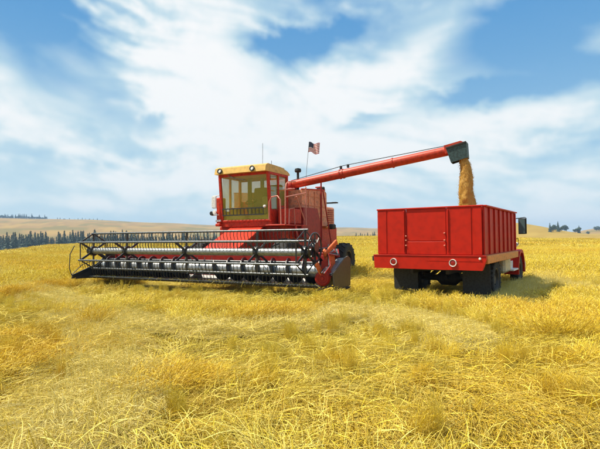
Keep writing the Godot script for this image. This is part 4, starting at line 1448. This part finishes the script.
func standing_patch(seed_: int, size: float, count: int, tall: float, lean: float, rad: float, segs := 4, round_ := false) -> ArrayMesh:
	var r := RandomNumberGenerator.new()
	r.seed = seed_
	var mb := MB.new()
	for k in count:
		var p := V(r.randf_range(-0.5, 0.5) * size, -0.02, r.randf_range(-0.5, 0.5) * size)
		if round_:
			var an := r.randf() * TAU
			p = V(cos(an), 0, sin(an)) * size * 0.5 * sqrt(r.randf()) + V(0, -0.02, 0)
		var ln := tall * r.randf_range(0.62, 1.1)
		var a := r.randfn() * 0.9
		var le := absf(r.randfn()) * lean + lean * 0.4
		mb.col = straw_colour(r, 1)
		var pts := []
		for i in segs:
			var t := float(i) / (segs - 1)
			pts.append(p + V(cos(a) * le * t * t, 1.0 * t - 0.18 * t * t * t, sin(a) * le * t * t) * ln)
		straw(mb, pts, rad * r.randf_range(0.7, 1.25), rad * 2.2 if r.randf() < 0.7 else 0.0, r.randf_range(0.06, 0.085) * maxf(1.0, rad / 0.004))
		if r.randf() < 0.6:
			var q := p + V(cos(a) * le * 0.1, 1.0, sin(a) * le * 0.1) * ln * r.randf_range(0.2, 0.7)
			leaf(mb, r, q, r.randf() * TAU, r.randf_range(0.0, 1.0), rad * 1.3, r.randf_range(0.06, 0.12))
	return mb.mesh()

func scatter(called: String, label: String, cat: String, meshes: Array, places: Array) -> void:
	# places: [mesh number, Transform3D, Color]
	var root: MultiMeshInstance3D = null
	for mi in meshes.size():
		var list := places.filter(func(p): return p[0] == mi)
		if list.is_empty(): continue
		var mm := MultiMesh.new()
		mm.transform_format = MultiMesh.TRANSFORM_3D
		mm.use_colors = true
		mm.mesh = meshes[mi]
		mm.instance_count = list.size()
		for i in list.size():
			mm.set_instance_transform(i, list[i][1])
			mm.set_instance_color(i, list[i][2])
		var o := MultiMeshInstance3D.new()
		o.multimesh = mm
		o.material_override = M.straw
		if root == null:
			root = o
			o.name = numbered(called)
			add_child(o)
			meta(o, label, cat, "", "stuff")
		else:
			o.name = "straw_clumps"
			o.set_meta("kind", "stuff")
			root.add_child(o, true)

func wheat() -> void:
	var fl := FastNoiseLite.new()
	fl.seed = 9; fl.frequency = 0.16; fl.fractal_octaves = 2
	var tint := FastNoiseLite.new()
	tint.seed = 90; tint.frequency = 0.22; tint.fractal_octaves = 3
	# standing tufts, read from the photograph: pixel of the base, radius in metres
	var tufts := []
	for t in [[12, 372, 0.55], [40, 364, 0.35], [5, 352, 0.5], [165, 396, 0.34], [188, 388, 0.30], [150, 380, 0.30], [205, 324, 0.8], [245, 326, 0.7], [180, 318, 0.6], [275, 322, 0.6], [98, 331, 0.3], [100, 322, 0.25], [40, 318, 0.3], [62, 322, 0.22],
			[560, 336, 0.9], [595, 342, 0.8], [525, 330, 0.7], [585, 326, 1.2], [600, 312, 1.4], [570, 306, 1.0], [425, 392, 0.16], [395, 300, 0.45], [420, 308, 0.4], [440, 312, 0.3], [460, 313, 0.35], [478, 316, 0.3], [330, 305, 0.4], [310, 308, 0.35], [352, 296, 0.5], [372, 292, 0.6], [30, 285, 1.2], [60, 290, 1.0], [120, 286, 0.8], [500, 318, 0.4], [15, 300, 0.7], [60, 392, 0.05], [590, 372, 0.4], [340, 372, 0.14], [265, 392, 0.16], [140, 312, 0.5]]:
		tufts.append([gp(t[0], t[1]), t[2]])
	# straw crushed pale by wheels: tracks across the field
	var tracks := []
	for t in [[[-60, 268], [0, 277], [40, 297], [80, 318], [104, 348], [108, 395], [92, 449]], [[80, 318], [140, 332], [220, 338], [300, 332], [345, 318]], [[350, 316], [390, 322], [440, 336], [470, 352]], [[560, 262], [545, 272], [556, 290], [600, 296]], [[500, 316], [520, 304], [540, 290], [545, 272]], [[492, 312], [512, 300], [530, 288]], [[350, 262], [372, 258], [376, 264]]]:
		var line := []
		for q in t: line.append(gp(q[0], q[1]))
		tracks.append(line)
	var crushed := func(p: Vector3) -> float:
		var best := 9.0
		for line in tracks:
			for i in line.size() - 1:
				var c := Geometry2D.get_closest_point_to_segment(Vector2(p.x, p.z), Vector2(line[i].x, line[i].z), Vector2(line[i + 1].x, line[i + 1].z))
				best = minf(best, c.distance_to(Vector2(p.x, p.z)))
		return 1.0 - smoothstep(0.3, 0.6, best + 0.5 * tint.get_noise_2d(p.x * 3.0, p.z * 3.0))
	var colour := func(p: Vector3, rich: float) -> Color:
		var q := tint.get_noise_2d(p.x, p.z)
		var w := tint.get_noise_2d(p.x * 0.35 + 40.0, p.z * 0.35)
		var c := Color(1, 1, 1).lerp(Color(0.98, 0.86, 0.62), clampf(0.15 + q * 1.4 + rich, 0, 1))
		c = c.lerp(Color(0.88, 0.95, 0.62), clampf(w * 0.8, 0, 0.22))
		return c
	var cut := Transform3D(Basis(Vector3.UP, deg_to_rad(-28.0)), V(-3.08, 0, -13.63))
	var drv := Transform3D(Basis(Vector3.UP, deg_to_rad(-33.5)), V(2.9, 0, -10.75))
	# lodged straw in front of the machines and round them
	var lod := []
	for k in 7: lod.append(lodged_patch(100 + k, 1.8, 115, 16, [0.13, 0.17, 0.22, 0.15, 0.27, 0.19, 0.11][k], 0.22, 0.0026))
	for k in 2: lod.append(lodged_patch(150 + k, 1.5, 100, 14, 0.12, 0.3, 0.0022, 2))
	var pl := []
	var z := -2.4
	while z > -21.0:
		var step := 0.98
		var half := -z * 0.68 + 1.2
		var x := -half + rng.randf_range(0.0, 0.5)
		while x < half:
			var p := V(x + rng.randf_range(-0.3, 0.3), 0, z + rng.randf_range(-0.3, 0.3))
			p.y = height(p.x, p.z)
			var a := 0.35 + fl.get_noise_2d(p.x * 1.5, p.z * 1.5) * 2.4 + rng.randfn() * 0.25
			var s := rng.randf_range(0.9, 1.15)
			var cr: float = crushed.call(p)
			var b := Basis(Vector3.UP, a).scaled(V(s, s * lerpf(rng.randf_range(0.7, 1.3), 0.4, cr), s))
			var lc0 := cut.affine_inverse() * p
			var lt0 := drv.affine_inverse() * p
			if (lc0.z > -2.4 and lc0.z < 0.3 and absf(lc0.x) < 4.8) or (lt0.x > -1.3 and lt0.x < 3.3 and lt0.z > -7.5 and lt0.z < 0.8):
				b = b.scaled(V(1, 0.45, 1))
			var cc: Color = colour.call(p, 0.0)
			pl.append([rng.randi() % 7 if cr < 0.5 else 7 + rng.randi() % 2, Transform3D(b, p), cc])
			x += step
		z -= step
	# crushed straw along the tracks
	for line in tracks:
		for i in line.size() - 1:
			var n := int(line[i].distance_to(line[i + 1]) / 0.28) + 1
			for k in n:
				var p: Vector3 = line[i].lerp(line[i + 1], (k + rng.randf()) / n) + V(rng.randf_range(-0.22, 0.22), 0, rng.randf_range(-0.22, 0.22))
				p.y = height(p.x, p.z) + 0.12
				var dv: Vector3 = line[i + 1] - line[i]
				var b := Basis(Vector3.UP, atan2(-dv.z, dv.x) + rng.randfn() * 0.5).scaled(V(0.65, 1.0, 0.5))
				pl.append([7 + rng.randi() % 2, Transform3D(b, p), Color(1, 1, 1)])
	scatter("lodged_wheat", "flattened golden wheat straw lying tangled across the foreground", "straw", lod, pl)
	# upright tufts
	var sta := []
	for k in 5: sta.append(standing_patch(200 + k, 0.62, 330, [0.42, 0.48, 0.56, 0.46, 0.52][k], 0.30, 0.0021, 4, true))
	var ps := []
	for t in tufts:
		var cnt := int(ceilf(t[1] * t[1] * PI / 0.16))
		for k in cnt:
			var rr: float = t[1] * sqrt(rng.randf()) * (0.0 if cnt == 1 else 0.9)
			var aa := rng.randf() * TAU
			var p: Vector3 = t[0] + V(cos(aa) * rr, 0, sin(aa) * rr)
			p.y = height(p.x, p.z)
			var sxz: float = minf(1.0, t[1] / 0.31) * rng.randf_range(0.8, 1.15)
			var sy: float = rng.randf_range(0.7, 1.1) * (0.72 if t[0].z > -7.5 else 1.0) * (1.05 - 0.3 * rr / t[1])
			ps.append([rng.randi() % 5, Transform3D(Basis(Vector3.UP, 0.3 + rng.randfn() * 0.7).scaled(V(sxz, sy, sxz)), p), colour.call(p, 0.3)])
	# single stray stalks and small bunches everywhere
	for k in 420:
		var dz := -3.0 - 11.0 * sqrt(rng.randf())
		var p := V(rng.randf_range(-0.68, 0.68) * -dz, 0, dz)
		if crushed.call(p) > 0.3: continue
		var sx := rng.randf_range(0.12, 0.4)
		ps.append([rng.randi() % 5, Transform3D(Basis(Vector3.UP, rng.randf() * TAU).scaled(V(sx, rng.randf_range(0.5, 0.85), sx)), p), colour.call(p, 0.0)])
	scatter("standing_wheat", "uneven tufts of upright ripe wheat among the flattened straw", "wheat", sta, ps)
	# the field farther out
	var mid := []
	for k in 5: mid.append(standing_patch(300 + k, 3.4, 1700, 0.42, 0.4, 0.0046, 3))
	var pm := []
	z = -14.5
	while z > -62.0:
		var half := -z * 0.68 + 3.0
		var x := -half + rng.randf_range(0.0, 1.0)
		while x < half:
			var p := V(x + rng.randf_range(-0.4, 0.4), 0, z + rng.randf_range(-0.4, 0.4))
			p.y = height(p.x, p.z)
			# nothing stands where the header has cut and where the truck has driven
			var lc := cut.affine_inverse() * p
			var lt := drv.affine_inverse() * p
			if (lc.z > -2.2 and absf(lc.x) < 5.6 and lc.z < 3.0) or (absf(lt.x) < 3.1 and lt.z > -7.5 and lt.z < 4.0):
				x += 2.2
				continue
			var q := tint.get_noise_2d(p.x * 0.5 + 7.0, p.z * 0.9)
			var hs := clampf(0.95 + q * 1.2, 0.5, 1.3)
			if z > -18.0: hs *= 0.75
			pm.append([rng.randi() % 5, Transform3D(Basis(Vector3.UP, 0.3 + rng.randfn() * 0.6).scaled(V(1, hs, 1)), p), colour.call(p, 0.12)])
			x += 2.2
		z -= 2.2
	scatter("wheat_field", "ripe golden wheat standing behind the combine and the truck", "wheat", mid, pm)
	var far := []
	for k in 3: far.append(standing_patch(400 + k, 9.0, 1300, 0.50, 0.4, 0.014, 3))
	var pf := []
	z = -60.0
	while z > -155.0:
		var half := -z * 0.68 + 6.0
		var x := -half
		while x < half:
			var p := V(x + rng.randf_range(-1.5, 1.5), 0, z + rng.randf_range(-1.5, 1.5))
			if Vector2(p.x, p.z).length() < 160.0:
				p.y = height(p.x, p.z) - 0.05
				pf.append([rng.randi() % 3, Transform3D(Basis(Vector3.UP, rng.randf() * TAU), p), colour.call(p, 0.12)])
			x += 6.0
		z -= 6.0
	scatter("far_wheat", "smooth golden wheat toward the crest of the field", "wheat", far, pf)
